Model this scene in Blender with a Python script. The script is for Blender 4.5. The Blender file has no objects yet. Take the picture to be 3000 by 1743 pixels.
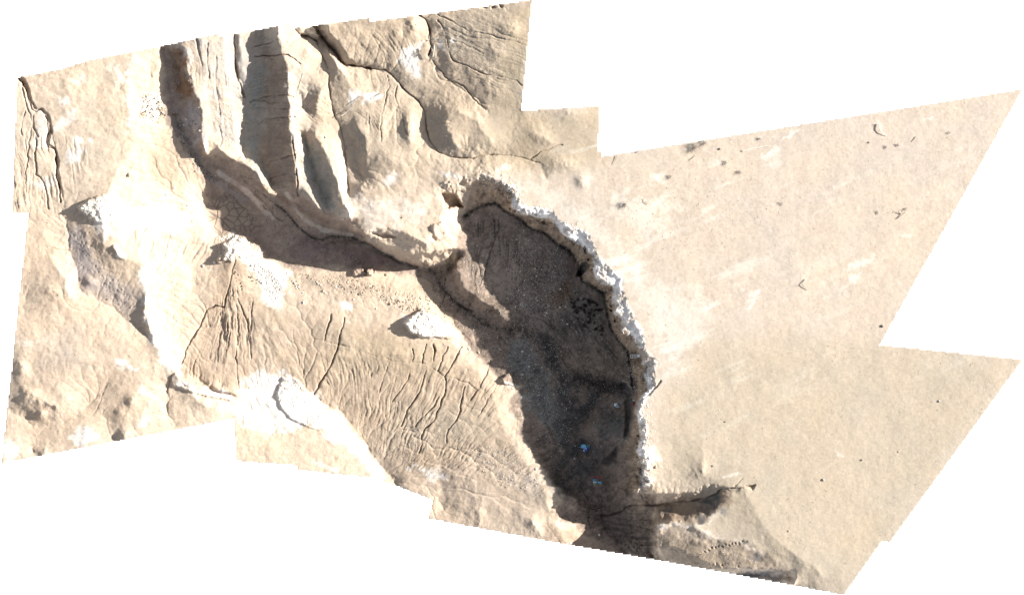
import bpy, bmesh, math, random
import numpy as np
from mathutils import Vector, Matrix
# ---- camera, sky, sun, exposure ---------------------------------------------------------------------------
scene = bpy.context.scene
SUN_EL0, SUN_AZ0 = math.radians(25.0), math.radians(14.0)     # above the horizon; north of east
cam_d = bpy.data.cameras.new("camera"); cam = bpy.data.objects.new("camera", cam_d); scene.collection.objects.link(cam)
cam_d.type = 'ORTHO'; cam_d.ortho_scale = 150.0; cam_d.clip_start = 1.0; cam_d.clip_end = 400.0
cam.location = (0, 0, 90); scene.camera = cam
world = bpy.data.worlds.new("World"); scene.world = world; world.use_nodes = True
nt = world.node_tree; nt.nodes.clear()
sky = nt.nodes.new('ShaderNodeTexSky'); sky.sky_type = 'NISHITA'; sky.sun_disc = False
sky.sun_elevation = SUN_EL0; sky.sun_rotation = math.pi/2-SUN_AZ0; sky.altitude = 400; sky.air_density = 1.0; sky.dust_density = 1.6
hs = nt.nodes.new('ShaderNodeHueSaturation'); hs.inputs['Saturation'].default_value = .30
bg = nt.nodes.new('ShaderNodeBackground'); bg.inputs['Strength'].default_value = 0.065
wh = nt.nodes.new('ShaderNodeBackground'); wh.inputs['Color'].default_value = (1, 1, 1, 1); wh.inputs['Strength'].default_value = 1.0
tc = nt.nodes.new('ShaderNodeTexCoord'); sp = nt.nodes.new('ShaderNodeSeparateXYZ'); lt = nt.nodes.new('ShaderNodeMath'); lt.operation = 'LESS_THAN'; lt.inputs[1].default_value = -0.02
mx = nt.nodes.new('ShaderNodeMixShader'); wo = nt.nodes.new('ShaderNodeOutputWorld')
L = nt.links.new
L(sky.outputs[0], hs.inputs['Color']); L(hs.outputs[0], bg.inputs['Color']); L(tc.outputs['Generated'], sp.inputs[0]); L(sp.outputs['Z'], lt.inputs[0])
L(lt.outputs[0], mx.inputs[0]); L(bg.outputs[0], mx.inputs[1]); L(wh.outputs[0], mx.inputs[2]); L(mx.outputs[0], wo.inputs[0])
sd = bpy.data.lights.new("sun", 'SUN'); sd.energy = 5.0; sd.angle = math.radians(0.5); sd.color = (1.0, 0.94, 0.84)
sun = bpy.data.objects.new("sun", sd); scene.collection.objects.link(sun)
sdir = Vector((math.cos(SUN_EL0)*math.cos(SUN_AZ0), math.cos(SUN_EL0)*math.sin(SUN_AZ0), math.sin(SUN_EL0)))
sun.rotation_euler = (-sdir).to_track_quat('-Z', 'Y').to_euler(); sun.location = sdir*80
scene.view_settings.view_transform = 'Standard'; scene.view_settings.look = 'None'; scene.view_settings.gamma = 1.0
scene.view_settings.exposure = 1.26
scene.render.engine = 'CYCLES'
# ---- the relief: control lines traced from the mosaic ----
PPM = 20.0                       # map scale: photo pixels per metre
STEP = 2.0                       # grid spacing in photo pixels (0.1 m)
NX, NY = 1501, 873
SUN_EL, SUN_AZ = 25.0, 14.0      # degrees above horizon; degrees north of east
rng = np.random.RandomState(7)

OUT = [(51,228),(181,203),(259,178),(463,138),(546,120),(640,99),(640,108),(734,92),(852,70),(852,84),(965,70),(1085,53),
 (1086,64),(1231,45),(1400,22),(1559,1),(1528,325),(1757,311),(1752,444),(1763,444),(1763,459),(2997,262),(2578,1010),
 (2997,1053),(2608,1587),(2584,1584),(2473,1742),(2108,1673),(1921,1639),(1600,1583),(1256,1518),(1269,1464),(1150,1418),
 (1090,1398),(993,1389),(874,1375),(873,1363),(694,1349),(687,1225),(4,1357),(24,1175),(36,1069),(53,900),(84,624),(36,624)]

def vnoise(nx, ny, cell, seed, octs=4, gain=0.5, ax=1.0, ay=1.0, X=None, Y=None):
    """value noise fbm over photo pixels; cell in px; returns -1..1"""
    r = np.random.RandomState(seed)
    if X is None:
        X, Y = GX, GY
    out = np.zeros(X.shape, np.float32); amp = 1.0; tot = 0
    for o in range(octs):
        cx, cy = cell*ax/2**o, cell*ay/2**o
        if min(cx, cy) < 2.2: break
        u = X/cx + 37.3*o + 100; v = Y/cy + 11.7*o + 100
        iu = np.floor(u).astype(np.int32); iv = np.floor(v).astype(np.int32)
        fu = u-iu; fv = v-iv
        fu = fu*fu*(3-2*fu); fv = fv*fv*(3-2*fv)
        T = r.uniform(-1, 1, (256, 256)).astype(np.float32)
        a = T[iv & 255, iu & 255]; b = T[iv & 255, (iu+1) & 255]
        c = T[(iv+1) & 255, iu & 255]; d = T[(iv+1) & 255, (iu+1) & 255]
        out += amp*((a*(1-fu)+b*fu)*(1-fv)+(c*(1-fu)+d*fu)*fv)
        tot += amp; amp *= gain
    return out/tot

GX, GY = np.meshgrid(np.arange(NX, dtype=np.float32)*STEP, np.arange(NY, dtype=np.float32)*STEP)

def sstep(a, b, x):
    t = np.clip((x-a)/(b-a), 0, 1)
    return t*t*(3-2*t)

def window(x0, y0, x1, y1, pad):
    i0 = max(0, int((x0-pad)/STEP)); i1 = min(NX, int((x1+pad)/STEP)+2)
    j0 = max(0, int((y0-pad)/STEP)); j1 = min(NY, int((y1+pad)/STEP)+2)
    return slice(j0, j1), slice(i0, i1)

def dist_lines(pts, pad, X, Y, closed=False, D=None, A=None):
    """distance to a polyline; D defaults to a full grid; A gets the parameter 0..1 along it"""
    if D is None:
        D = np.full((NY, NX), 1e6, np.float32)
    P = list(pts)
    if closed: P = P+[P[0]]
    n = len(P)-1
    for k in range(n):
        (x0, y0), (x1, y1) = P[k][:2], P[k+1][:2]
        w = window(min(x0, x1), min(y0, y1), max(x0, x1), max(y0, y1), pad)
        xx, yy = X[w], Y[w]
        dx, dy = x1-x0, y1-y0
        L = dx*dx+dy*dy+1e-9
        t = np.clip(((xx-x0)*dx+(yy-y0)*dy)/L, 0, 1)
        d = np.hypot(xx-x0-t*dx, yy-y0-t*dy)
        m = d < D[w]
        D[w] = np.where(m, d, D[w])
        if A is not None:
            A[w] = np.where(m, (k+t)/n, A[w])
    return D

def inside(pts, X, Y):
    xs = [p[0] for p in pts]; ys = [p[1] for p in pts]
    w = window(min(xs), min(ys), max(xs), max(ys), 14)
    xx, yy = X[w], Y[w]
    m = np.zeros(xx.shape, bool)
    n = len(pts)
    for k in range(n):
        x0, y0 = pts[k][:2]; x1, y1 = pts[(k+1) % n][:2]
        if y0 == y1: continue
        c = ((y0 > yy) != (y1 > yy)) & (xx < (x1-x0)*(yy-y0)/(y1-y0)+x0)
        m ^= c
    M = np.zeros((NY, NX), bool); M[w] = m
    return M

def blob(pts, soft, X=None, Y=None):
    """soft polygon mask 0..1 with a noisy border"""
    if X is None: X, Y = WX, WY
    M = inside(pts, X, Y)
    D = dist_lines(pts, soft*1.6+6, X, Y, closed=True)
    s = np.where(M, np.minimum(D, 1e3), -np.minimum(D, 1e3))
    return sstep(-soft, soft, s).astype(np.float32)

def resize(a, ny, nx):
    jy = np.linspace(0, a.shape[0]-1, ny); jx = np.linspace(0, a.shape[1]-1, nx)
    j0 = np.minimum(jy.astype(int), a.shape[0]-2); i0 = np.minimum(jx.astype(int), a.shape[1]-2)
    fy = (jy-j0)[:, None]; fx = (jx-i0)[None, :]
    r0 = a[j0]; r1 = a[j0+1]
    return ((r0[:, i0]*(1-fx)+r0[:, i0+1]*fx)*(1-fy)+(r1[:, i0]*(1-fx)+r1[:, i0+1]*fx)*fy)

def blur(a, r, it=2):
    for _ in range(it):
        for ax in (0, 1):
            p = np.pad(a, [(r+1, r) if k == ax else (0, 0) for k in (0, 1)], mode='edge')
            c = np.cumsum(p, axis=ax, dtype=np.float64)
            n = a.shape[ax]
            if ax == 0: a = (c[2*r+1:2*r+1+n]-c[:n])/(2*r+1)
            else: a = (c[:, 2*r+1:2*r+1+n]-c[:, :n])/(2*r+1)
    return a

# ---- control lines (photo px, photo px, height in metres) -------------------------------------------------
Z = []
def zl(*p): Z.append(list(p))
def zr(z, pts): Z.append([(x, y, z) for x, y in pts])

RIM = [(1286,562),(1330,552),(1357,539),(1385,525),(1408,523),(1436,525),(1475,543),(1502,564),(1504,603),(1526,623),
 (1553,627),(1577,633),(1612,635),(1636,663),(1667,694),(1703,714),(1738,745),(1744,777),(1746,812),(1765,828),(1801,836),
 (1797,867),(1801,922),(1828,926),(1822,973),(1856,981),(1867,1000),(1879,1032),(1887,1063),(1903,1071),(1891,1110),
 (1905,1142),(1879,1165),(1869,1180),(1865,1207),(1879,1246),(1881,1286),(1869,1317),(1885,1352),(1881,1384),(1883,1412),(1872,1438)]
LIP = [(1295,540),(1350,520),(1385,505),(1436,507),(1490,525),(1520,560),(1530,585),(1560,600),(1616,612),(1670,640),(1722,671),
 (1754,735),(1790,775),(1826,812),(1834,855),(1867,926),(1884,965),(1903,1016),(1930,1063),(1918,1095),(1925,1140),(1900,1160),
 (1888,1190),(1888,1215),(1898,1246),(1898,1290),(1895,1320),(1908,1352),(1908,1384),(1912,1410),(1905,1430)]
def _pull(k, x, y):
    q = min(RIM, key=lambda p: (p[0]-x)**2+(p[1]-y)**2); f = [.0,.5,.38][0 if k < 3 else (1 if (k < 12 or y > 1150) else 2)]+.26*math.sin(k*2.3)
    return (x+(q[0]-x)*max(f, 0), y+(q[1]-y)*max(f, 0)) if k >= 3 else (x, y)
LIP = [_pull(k, x, y) for k, (x, y) in enumerate(LIP)]
zl(*[(x, y, -1.5 if i < 3 else (-0.6 if i < len(RIM)-6 else [-0.7,-0.8,-1.0,-1.9,-2.6,-1.2][i-(len(RIM)-6)])) for i, (x, y) in enumerate(RIM)])
zl(*[(x, y, -0.6 if i < 3 else (0.0 if i < len(LIP)-3 else -0.5)) for i, (x, y) in enumerate(LIP)])
def step_line():
    out = []
    for x, y in LIP[3:]:
        q = min(RIM, key=lambda p: (p[0]-x)**2+(p[1]-y)**2); d = math.hypot(q[0]-x, q[1]-y)
        f = min(12.0, .5*d)/max(d, 1e-3); out.append((x+(q[0]-x)*f, y+(q[1]-y)*f, -.38 if d > 18 else -.25))
    return out
Z.append(step_line())
# base of the big cliff, then the foot of the excavated wall
BASE = [(1361,631),(1420,600),(1451,596),(1475,615),(1514,635),(1553,670),(1593,682),(1632,717),(1667,733),(1690,770),
 (1700,800),(1705,826),(1726,836),(1766,859),(1777,906),(1789,961),(1813,1001),(1836,1028),(1844,1071),(1852,1110),(1860,1150),
 (1855,1175),(1847,1207),(1842,1262)]
bz = [-6.4,-5.2,-5.2,-5.6,-6.0,-6.4,-6.6,-6.9,-7.2,-7.3,-7.4,-7.5,-7.6,-7.8,-8.0,-8.3,-8.6,-8.8,-9.0,-9.2,-9.4,-9.6,-9.8,-10.2]
zl(*[(x, y, z) for (x, y), z in zip(BASE, bz)])
zl((1854,1030,-8.9),(1854,1060,-9.0)); zl((1864,1032,-8.7),(1864,1058,-8.7)); zl((1873,1035,-8.4),(1876,1056,-8.4)); zl((1863,1160,-8.6),(1862,1190,-8.7))
# the excavated wall continues as a sloping ramp to the south
zl((1836,1270,-9.8),(1810,1290,-10.6),(1806,1333,-10.8),(1783,1366,-11.0),(1775,1420,-11.3))
zl((1862,1262,-5.0),(1852,1330,-6.0),(1850,1400,-6.6),(1835,1450,-8.0))
# east plateau and the far ground
zl((1763,455,0.4),(2100,400,0.5),(2500,335,0.6),(2990,262,0.5))
zl((1960,620,0.1),(2100,900,0.1),(2050,1200,0.0),(2060,1380,0.0))
zl((2578,1012,0.2),(2995,1055,0.1),(2608,1587,0.0),(2473,1740,0.1))
zl((2300,700,0.25),(2500,800,0.2)); zl((2300,1300,0.0),(2450,1500,0.0)); zl((2180,1440,0.0),(2250,1560,0),(2400,1680,0.1))
# north: hills and the meandering wash
zl((1558,5,0.9),(1528,324,0.6),(1640,318,0.7),(1752,330,0.6),(1752,440,0.4))
WASH = [(925,70,-8.0),(945,112,-7.0),(978,149,-5.8),(1015,192,-4.3),(1046,192,-4.0),(1086,202,-3.8),(1125,204,-3.5),(1156,228,-3.2),
 (1188,267,-3.0),(1223,294,-2.8),(1243,326,-2.6),(1250,373,-2.4),(1258,412,-2.2),(1282,444,-2.0),(1321,461,-1.7),(1372,465,-1.4),
 (1419,457,-1.2),(1478,455,-1.0),(1517,461,-0.8),(1557,469,-0.6),(1580,477,-0.4),(1601,520,-0.3)]
zl(*WASH)
zl((950,64,-2.2),(966,98,-2.4),(990,124,-2.6),(1014,160,-2.9),(1040,182,-3.2)); zl((905,72,-5.4),(918,96,-5.6))
zl((1310,300,-1.1),(1310,345,-0.4),(1312,380,-0.2),(1325,412,-0.3),(1348,435,-0.8))
zl((1345,330,-0.1),(1400,360,0.2),(1440,410,0.0),(1390,435,-0.5))
zl((1231,46,-1.6),(1262,75,-1.9),(1258,110,-2.0),(1262,160,-2.2),(1280,205,-2.3),(1330,245,-1.6),(1375,270,-1.1),(1425,320,-0.3))
zl((1300,60,-0.9),(1380,40,-0.2),(1480,110,0.4)); zl((1320,150,-1.2),(1420,200,-0.3),(1500,250,0.4))
zl((1000,80,-2.2),(1060,70,-1.8),(1150,60,-1.4),(1210,60,-1.3)); zl((1010,130,-2.6),(1100,130,-2.2),(1190,120,-1.6))
zl((1040,175,-3.2),(1100,175,-3.0),(1170,190,-2.6),(1215,240,-2.4)); zl((1240,230,-2.3),(1262,280,-2.2))
# second gully and hills between
GUL2 = [(862,84,-3.6),(881,106,-4.0),(925,118,-4.6),(942,165,-4.3),(962,204,-3.9),(964,255,-3.7),(972,298,-3.6),(980,342,-3.6),(999,377,-3.7),(1011,436,-3.9),
 (1019,530,-3.6),(1025,570,-3.2)]
zl(*GUL2)
zl((880,84,-3.4),(910,98,-4.2),(935,105,-4.6))
zl((960,150,-3.9),(985,185,-3.4),(1010,230,-3.0),(1050,270,-2.6),(1090,300,-2.5),(1030,320,-2.8))
zl((1028,352,-3.0),(1055,372,-2.1),(1071,396,-2.0),(1073,440,-2.1),(1068,492,-2.6),(1064,530,-3.0))
zl((1020,400,-3.75),(1036,415,-3.6),(1046,474,-3.6),(1052,513,-3.4))
zl((1110,350,-2.3),(1150,330,-2.5),(1120,440,-1.9),(1180,460,-1.7),(1160,520,-1.6)); zl((1190,350,-2.4),(1215,400,-2.1),(1240,470,-1.6),(1300,510,-1.0))
zl((1400,490,-0.6),(1480,500,-0.4),(1560,520,-0.2),(1700,520,0.2))
# ridge 3 (east of the second dark valley)
zl((950,255,-3.3),(932,285,-3.0),(926,320,-3.1),(918,360,-3.6),(922,396,-3.2),(946,427,-2.8),(969,478,-2.7),(989,537,-2.2),(1008,600,-1.3),(1020,640,-1.1))
zl((883,285,-4.2),(888,320,-4.3)); zl((905,262,-3.9),(905,330,-4.2))
zl((887,390,-4.7),(898,430,-5.0),(915,480,-5.3),(930,530,-5.3),(950,575,-4.6),(968,618,-3.4))
zl((877,474,-4.4),(884,521,-4.2),(903,568,-3.6),(928,603,-2.9),(942,617,-2.8))
# ridge 2
zl((815,78,-2.4),(820,109,-2.3),(822,140,-2.5),(846,185,-2.2),(848,230,-2.1),(848,270,-2.1),(845,325,-2.3),(856,396,-2.4),(869,474,-2.9),(873,541,-3.6),(876,565,-4.4))
zl((772,90,-4.9),(775,150,-4.8),(772,230,-5.0),(765,300,-5.2),(755,370,-5.8),(758,440,-6.2),(775,500,-6.3),(800,545,-6.3))
zl((742,97,-5.0),(748,180,-5.0),(728,240,-5.2),(716,330,-5.7),(706,400,-6.1),(716,465,-6.3))
zl((868,200,-2.9),(872,260,-3.2),(880,300,-4.0)); zl((870,130,-3.2),(900,150,-3.6))
# spur 1 between the first canyon and the dark valley
zl((700,100,-4.2),(712,180,-4.6),(718,240,-5.1)); zl((688,104,-4.5),(690,180,-4.9),(700,240,-5.1),(716,290,-5.4))
zl((650,110,-3.6),(660,200,-4.0),(680,300,-4.8),(688,400,-5.1),(697,462,-5.3))
zl((620,115,-3.4),(628,250,-3.9),(640,350,-4.5),(660,440,-4.9))
zl((590,115,-3.2),(600,220,-3.5),(612,320,-4.2),(640,420,-4.7))
R1 = [(530,135,-3.6),(540,160,-3.3),(546,195,-3.3),(560,232,-3.4),(560,268,-3.5),(583,296,-3.6),(592,351,-3.9),(590,400,-4.2),(602,452,-4.4)]
zl(*R1)
zl((592,370,-4.0),(640,430,-4.7),(698,474,-4.4),(745,500,-4.1),(757,513,-4.0),(777,556,-4.6),(812,572,-5.4))
# first canyon floor
zl((478,140,-5.6),(488,230,-5.9),(500,300,-6.2),(520,370,-6.5),(550,430,-6.8),(590,490,-7.4),(620,540,-8.3))
zl((522,160,-5.0),(528,230,-5.6),(545,300,-5.4),(560,350,-5.6),(575,420,-6.0),(600,460,-6.6),(650,490,-6.9),(700,530,-7.2),(750,580,-7.4))
zl((461,139,-4.9),(467,269,-5.6),(487,351,-6.0),(518,398,-6.2),(550,453,-6.4),(577,500,-6.9),(600,536,-7.7),(601,610,-9.6),(622,655,-9.8),(648,684,-9.7))
# mud pan
zr(-9.9, [(630,580),(660,575),(700,590),(720,620),(700,650),(660,660),(630,640),(620,610),(630,580)])
zr(-9.9, [(640,600),(690,620)])
zl((715,558,-8.4),(745,600,-8.9),(770,640,-9.1),(790,690,-9.4))
THAL = [(760,700,-9.0),(800,740,-9.1),(830,760,-9.2)]
zl((812,602,-7.9),(842,626,-8.3),(877,669,-8.6),(912,696,-8.9),(944,704,-9.0),(971,694,-9.0),(1030,698,-9.2),(1081,718,-9.5),(1120,744,-9.7),(1167,768,-9.9),(1226,784,-10.1),(1280,792,-10.4),(1308,800,-10.6))
zl((820,590,-7.0),(860,620,-7.2),(905,648,-7.6),(950,665,-7.8),(1010,675,-8.2),(1060,690,-8.2))
zl((690,680,-9.7),(740,690,-9.6),(790,740,-9.4),(850,770,-9.1),(930,765,-9.1),(1030,780,-9.1),(1075,790,-9.1),(1167,792,-9.7),(1215,800,-9.9))
# north rim of the channel
NRIM = [(878,592,-6.4),(925,632,-6.6),(980,656,-6.2),(1016,648,-3.0),(1050,672,-1.7),(1069,683,-1.4),(1100,668,-1.2),(1128,667,-1.1),(1183,673,-1.1),(1210,690,-1.2),(1238,706,-1.4),
 (1262,688,-1.4),(1290,655,-1.3),(1300,615,-1.3),(1290,575,-1.5),(1286,562,-1.5)]
zl(*NRIM)
zl((1050,690,-7.5),(1075,702,-3.4),(1110,712,-2.9),(1150,725,-3.2),(1200,738,-3.5),(1250,742,-3.8),(1300,735,-4.2),(1345,725,-5.0))
zl((1120,738,-7.5),(1167,758,-7.0),(1226,772,-7.2),(1270,770,-7.6),(1300,755,-8.0),(1345,740,-8.2))
zl((1310,570,-2.2),(1322,605,-2.6),(1335,640,-3.6),(1352,680,-5.0),(1360,712,-6.4)); zl((1345,560,-2.6),(1360,600,-3.8),(1358,625,-5.4))
zl((1090,610,-1.2),(1180,600,-1.0),(1250,600,-1.1)); zl((1060,560,-1.7),(1200,540,-1.1))
# junction and fan bench in the bowl
BENCH = [(1363,742,-7.0),(1340,768,-7.2),(1345,818,-7.4),(1368,848,-7.5),(1398,872,-7.6),(1450,905,-7.7),(1480,934,-7.9),(1530,945,-8.0)]
zl(*BENCH)
zl((1325,750,-9.5),(1322,780,-10.2),(1318,825,-10.3),(1345,862,-10.3),(1385,895,-10.2),(1430,925,-10.0),(1470,955,-9.6),(1520,972,-9.0))
zl((1308,800,-10.6),(1300,851,-10.8),(1330,883,-10.7),(1377,916,-10.6),(1408,946,-10.5),(1455,963,-10.2),(1500,980,-9.8),(1560,1010,-9.6),(1600,1050,-9.9),(1640,1110,-10.4),(1700,1180,-10.8),(1720,1250,-11.2))
zl((1380,660,-6.9),(1398,760,-7.4),(1412,820,-7.8),(1445,865,-8.1)); zl((1480,660,-6.6),(1520,800,-7.0),(1540,900,-7.7)); zl((1600,740,-7.0),(1640,850,-7.7),(1650,920,-8.2))
zl((1450,1010,-10.0),(1470,1060,-9.9),(1500,1110,-9.7)); zl((1720,900,-8.2),(1740,1000,-8.8),(1780,1080,-9.5)); zl((1620,960,-8.9),(1700,1060,-9.6),(1800,1120,-10.2),(1830,1140,-10.3))
zl((1560,1060,-9.7),(1580,1150,-10.0),(1640,1250,-10.8),(1680,1330,-11.3))
zl((1780,1180,-10.4),(1800,1230,-10.6),(1790,1290,-10.9))
zl((1700,1310,-11.4),(1720,1400,-11.6),(1745,1450,-11.8),(1770,1500,-12.1),(1790,1560,-12.4),(1830,1620,-12.8))
# west bank of the bowl: shadow line and the divide above it
zl((1216,804,-9.9),(1279,859,-10.7),(1302,906,-10.7),(1330,945,-10.6),(1369,1004,-10.4),(1404,1036,-10.1),(1451,1091,-9.8),(1500,1140,-9.2),(1500,1187,-9.1),(1504,1219,-9.1),(1532,1258,-8.7),(1555,1317,-8.2),(1594,1384,-7.4),(1618,1415,-6.8),(1653,1443,-6.4),(1688,1462,-6.6))
zl((1560,1240,-10.2),(1600,1330,-10.8),(1650,1420,-11.2),(1700,1462,-11.5))
zl((870,810,-8.4),(1000,830,-8.4),(1120,860,-8.7),(1220,890,-9.2),(1300,980,-9.6),(1370,1060,-9.5),(1440,1150,-8.8),(1470,1250,-8.4),(1530,1350,-7.6),(1600,1440,-6.6),(1610,1498,-7.0),(1640,1560,-8.0),(1660,1600,-8.6))
zl((1628,1519,-7.4),(1670,1540,-9.4),(1724,1568,-11.0),(1791,1576,-11.9),(1842,1619,-12.6)); zl((1640,1500,-8.8),(1680,1520,-10.2)); zl((1560,1530,-6.8),(1590,1570,-7.6)); zl((1700,1590,-9.8),(1760,1610,-11.4)); zl((1700,1500,-10.8),(1740,1540,-11.3))
# the slope of rills west of the bowl and the valley under the white band
zl((740,820,-8.3),(850,900,-8.6),(980,960,-8.9),(1100,1010,-9.2),(1250,1100,-9.4),(1330,1200,-9.2),(1400,1320,-8.6),(1420,1450,-8.0),(1400,1530,-7.9))
VAL = [(560,760,-7.6),(570,900,-8.0),(560,1000,-8.5),(530,1080,-8.8),(600,1130,-9.4),(700,1170,-9.8),(760,1150,-10.0),(850,1130,-10.2),(915,1160,-10.4),(1000,1210,-10.6),(1060,1290,-10.7),(1120,1370,-10.8),(1160,1420,-10.8)]
zl(*VAL)
zl((1200,1250,-9.9),(1280,1380,-9.6),(1300,1490,-9.4))
zl((780,1180,-9.3),(820,1220,-9.0),(900,1190,-9.6),(960,1215,-9.7),(1000,1260,-9.6),(1040,1330,-9.6),(1085,1395,-9.7))
zl((740,1330,-8.7),(850,1290,-9.1),(900,1350,-9.0),(980,1380,-9.2)); zl((700,1240,-8.9),(760,1260,-8.9))
# the NW ridge, its bright sunlit face, and the fan
CREST = [(384,160,-4.3),(378,230,-4.4),(378,330,-4.6),(395,430,-4.9),(340,500,-4.6),(300,600,-4.5),(302,718,-4.6),(373,757,-5.0),(445,785,-5.4),(430,830,-5.5),(424,914,-5.6),(444,973,-6.0),(463,1024,-6.4),(507,1091,-7.0),(520,1110,-7.2),(600,1130,-8.0),(690,1160,-9.0)]
zl(*CREST)
zl((440,500,-5.9),(500,560,-7.0),(560,640,-8.0),(620,690,-8.5)); zl((400,620,-5.7),(480,700,-6.8),(540,740,-7.5)); zl((500,860,-7.2),(500,1000,-7.9))
zl((690,735,-6.9),(672,790,-7.4),(690,860,-7.8),(670,950,-8.3),(660,1050,-8.8),(650,1130,-9.3)); zl((590,960,-8.6),(730,960,-8.7),(735,1060,-9.2),(560,1070,-8.9))
zl((700,705,-7.4),(740,745,-7.6),(800,800,-8.0),(830,850,-8.3)); zl((770,930,-8.3),(820,1040,-9.2),(890,1100,-9.9))
# western ground
zl((51,228,-4.6),(120,400,-4.6),(60,600,-4.7)); zl((200,250,-4.3),(240,400,-4.5),(200,560,-4.7)); zl((330,260,-4.4),(300,400,-4.6),(330,440,-4.6))
zl((190,640,-5.6),(210,740,-6.1),(235,850,-6.4),(330,905,-6.7),(410,960,-6.9),(440,990,-6.8))
zl((250,680,-5.1),(300,800,-5.8),(370,850,-5.9),(415,900,-6.2))
zl((100,640,-5.2),(90,740,-5.4)); zl((150,760,-5.2),(180,800,-5.0),(200,860,-5.4)); zl((230,880,-6.1),(160,940,-5.9),(300,950,-6.3),(380,1010,-6.3))
zl((70,860,-5.8),(60,1000,-6.0),(150,1050,-5.9),(300,1060,-6.1),(420,1080,-6.4)); zl((60,1140,-6.4),(110,1130,-6.1))
zl((30,1200,-7.3),(100,1250,-7.5),(160,1245,-7.5),(260,1190,-7.2),(310,1130,-6.9)); zl((100,1160,-5.9),(160,1190,-6.0),(200,1170,-6.1))
zl((10,1350,-7.0),(60,1300,-7.2),(100,1320,-7.9)); zl((250,1260,-6.9),(240,1330,-7.4)); zl((330,1290,-7.6),(290,1180,-7.0)); zl((370,1220,-6.6),(400,1150,-6.4),(440,1180,-6.7),(380,1280,-7.0))
zl((485,1120,-7.5),(487,1200,-7.9),(515,1250,-8.1)); zl((540,1110,-7.3),(580,1180,-7.6),(640,1190,-8.2),(600,1225,-8.2))
# tributaries south-east
TRIB = [(1760,1494,-12.0),(1800,1496,-11.2),(1860,1484,-9.0),(1930,1474,-6.5),(1990,1470,-4.6),(2040,1462,-3.4),(2090,1442,-1.9),(2120,1430,-0.9),(2160,1434,-0.4)]
zl(*TRIB)
zl((1905,1438,-1.2),(1960,1445,-1.4),(2020,1440,-1.2),(2080,1420,-0.6),(2130,1424,-0.2),(2200,1418,-0.1))
zl((1885,1440,-2.8),(1895,1460,-4.6),(1885,1475,-7.5))
zl((1927,1534,-1.6),(1980,1530,-1.3),(2060,1518,-0.9),(2100,1500,-0.8),(2130,1475,-0.5),(2150,1450,-0.3))
zl((1905,1525,-9.0),(1930,1505,-5.0),(1990,1500,-4.1),(2050,1492,-3.1),(2090,1472,-2.1))
zl((1925,1545,-1.8),(1932,1580,-2.4),(1934,1620,-3.4)); zl((1905,1545,-9.5),(1908,1600,-10.4),(1912,1634,-11.2)); zl((1870,1500,-9.8),(1850,1560,-11.6))
zl((1960,1600,-2.2),(2020,1620,-1.9),(2060,1645,-1.8),(2105,1655,-1.7)); zl((2000,1560,-1.5),(2080,1590,-1.2),(2160,1620,-1.15),(2230,1640,-.95))
zl((2036,1545,-0.7),(2080,1570,-0.8),(2140,1590,-0.7),(2200,1592,-0.5),(2260,1625,-0.5),(2318,1672,-0.6),(2350,1690,-0.4))
zl((2100,1663,-1.9),(2200,1663,-1.3),(2260,1668,-1.1),(2318,1675,-0.7)); zl((2105,1672,-5.8),(2180,1677,-6.0),(2250,1683,-5.6),(2300,1688,-4.6),(2322,1690,-3.6)); zl((2150,1690,-6.4),(2180,1694,-6.2),(2260,1706,-5.8),(2300,1712,-4.8)); zl((2336,1680,-0.4),(2326,1716,-0.4))

def solve():
    h = None
    for lev in (64, 32, 16, 8, 4, 2, 1):
        nx, ny = (NX-1)//lev+2, (NY-1)//lev+2
        S = np.zeros((ny, nx)); C = np.zeros((ny, nx))
        for line in Z:
            for k in range(len(line)-1):
                (x0, y0, z0), (x1, y1, z1) = line[k], line[k+1]
                n = max(2, int(math.hypot(x1-x0, y1-y0)/1.0)+1)
                t = np.linspace(0, 1, n)
                i = np.clip(np.round((x0+(x1-x0)*t)/STEP/lev).astype(int), 0, nx-1)
                j = np.clip(np.round((y0+(y1-y0)*t)/STEP/lev).astype(int), 0, ny-1)
                np.add.at(S, (j, i), z0+(z1-z0)*t); np.add.at(C, (j, i), 1)
        m = C > 0
        V = np.where(m, S/np.maximum(C, 1), 0)
        h = np.full((ny, nx), V[m].mean()) if h is None else resize(h, ny, nx)
        for it in range({64: 400, 32: 200, 16: 120, 8: 80, 4: 60, 2: 40, 1: 24}[lev]):
            h = np.where(m, V, h)
            p = np.pad(h, 1, mode='edge')
            h = (p[:-2, 1:-1]+p[2:, 1:-1]+p[1:-1, :-2]+p[1:-1, 2:])*0.25
        h = np.where(m, V, h)
    return h[:NY, :NX]

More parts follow.
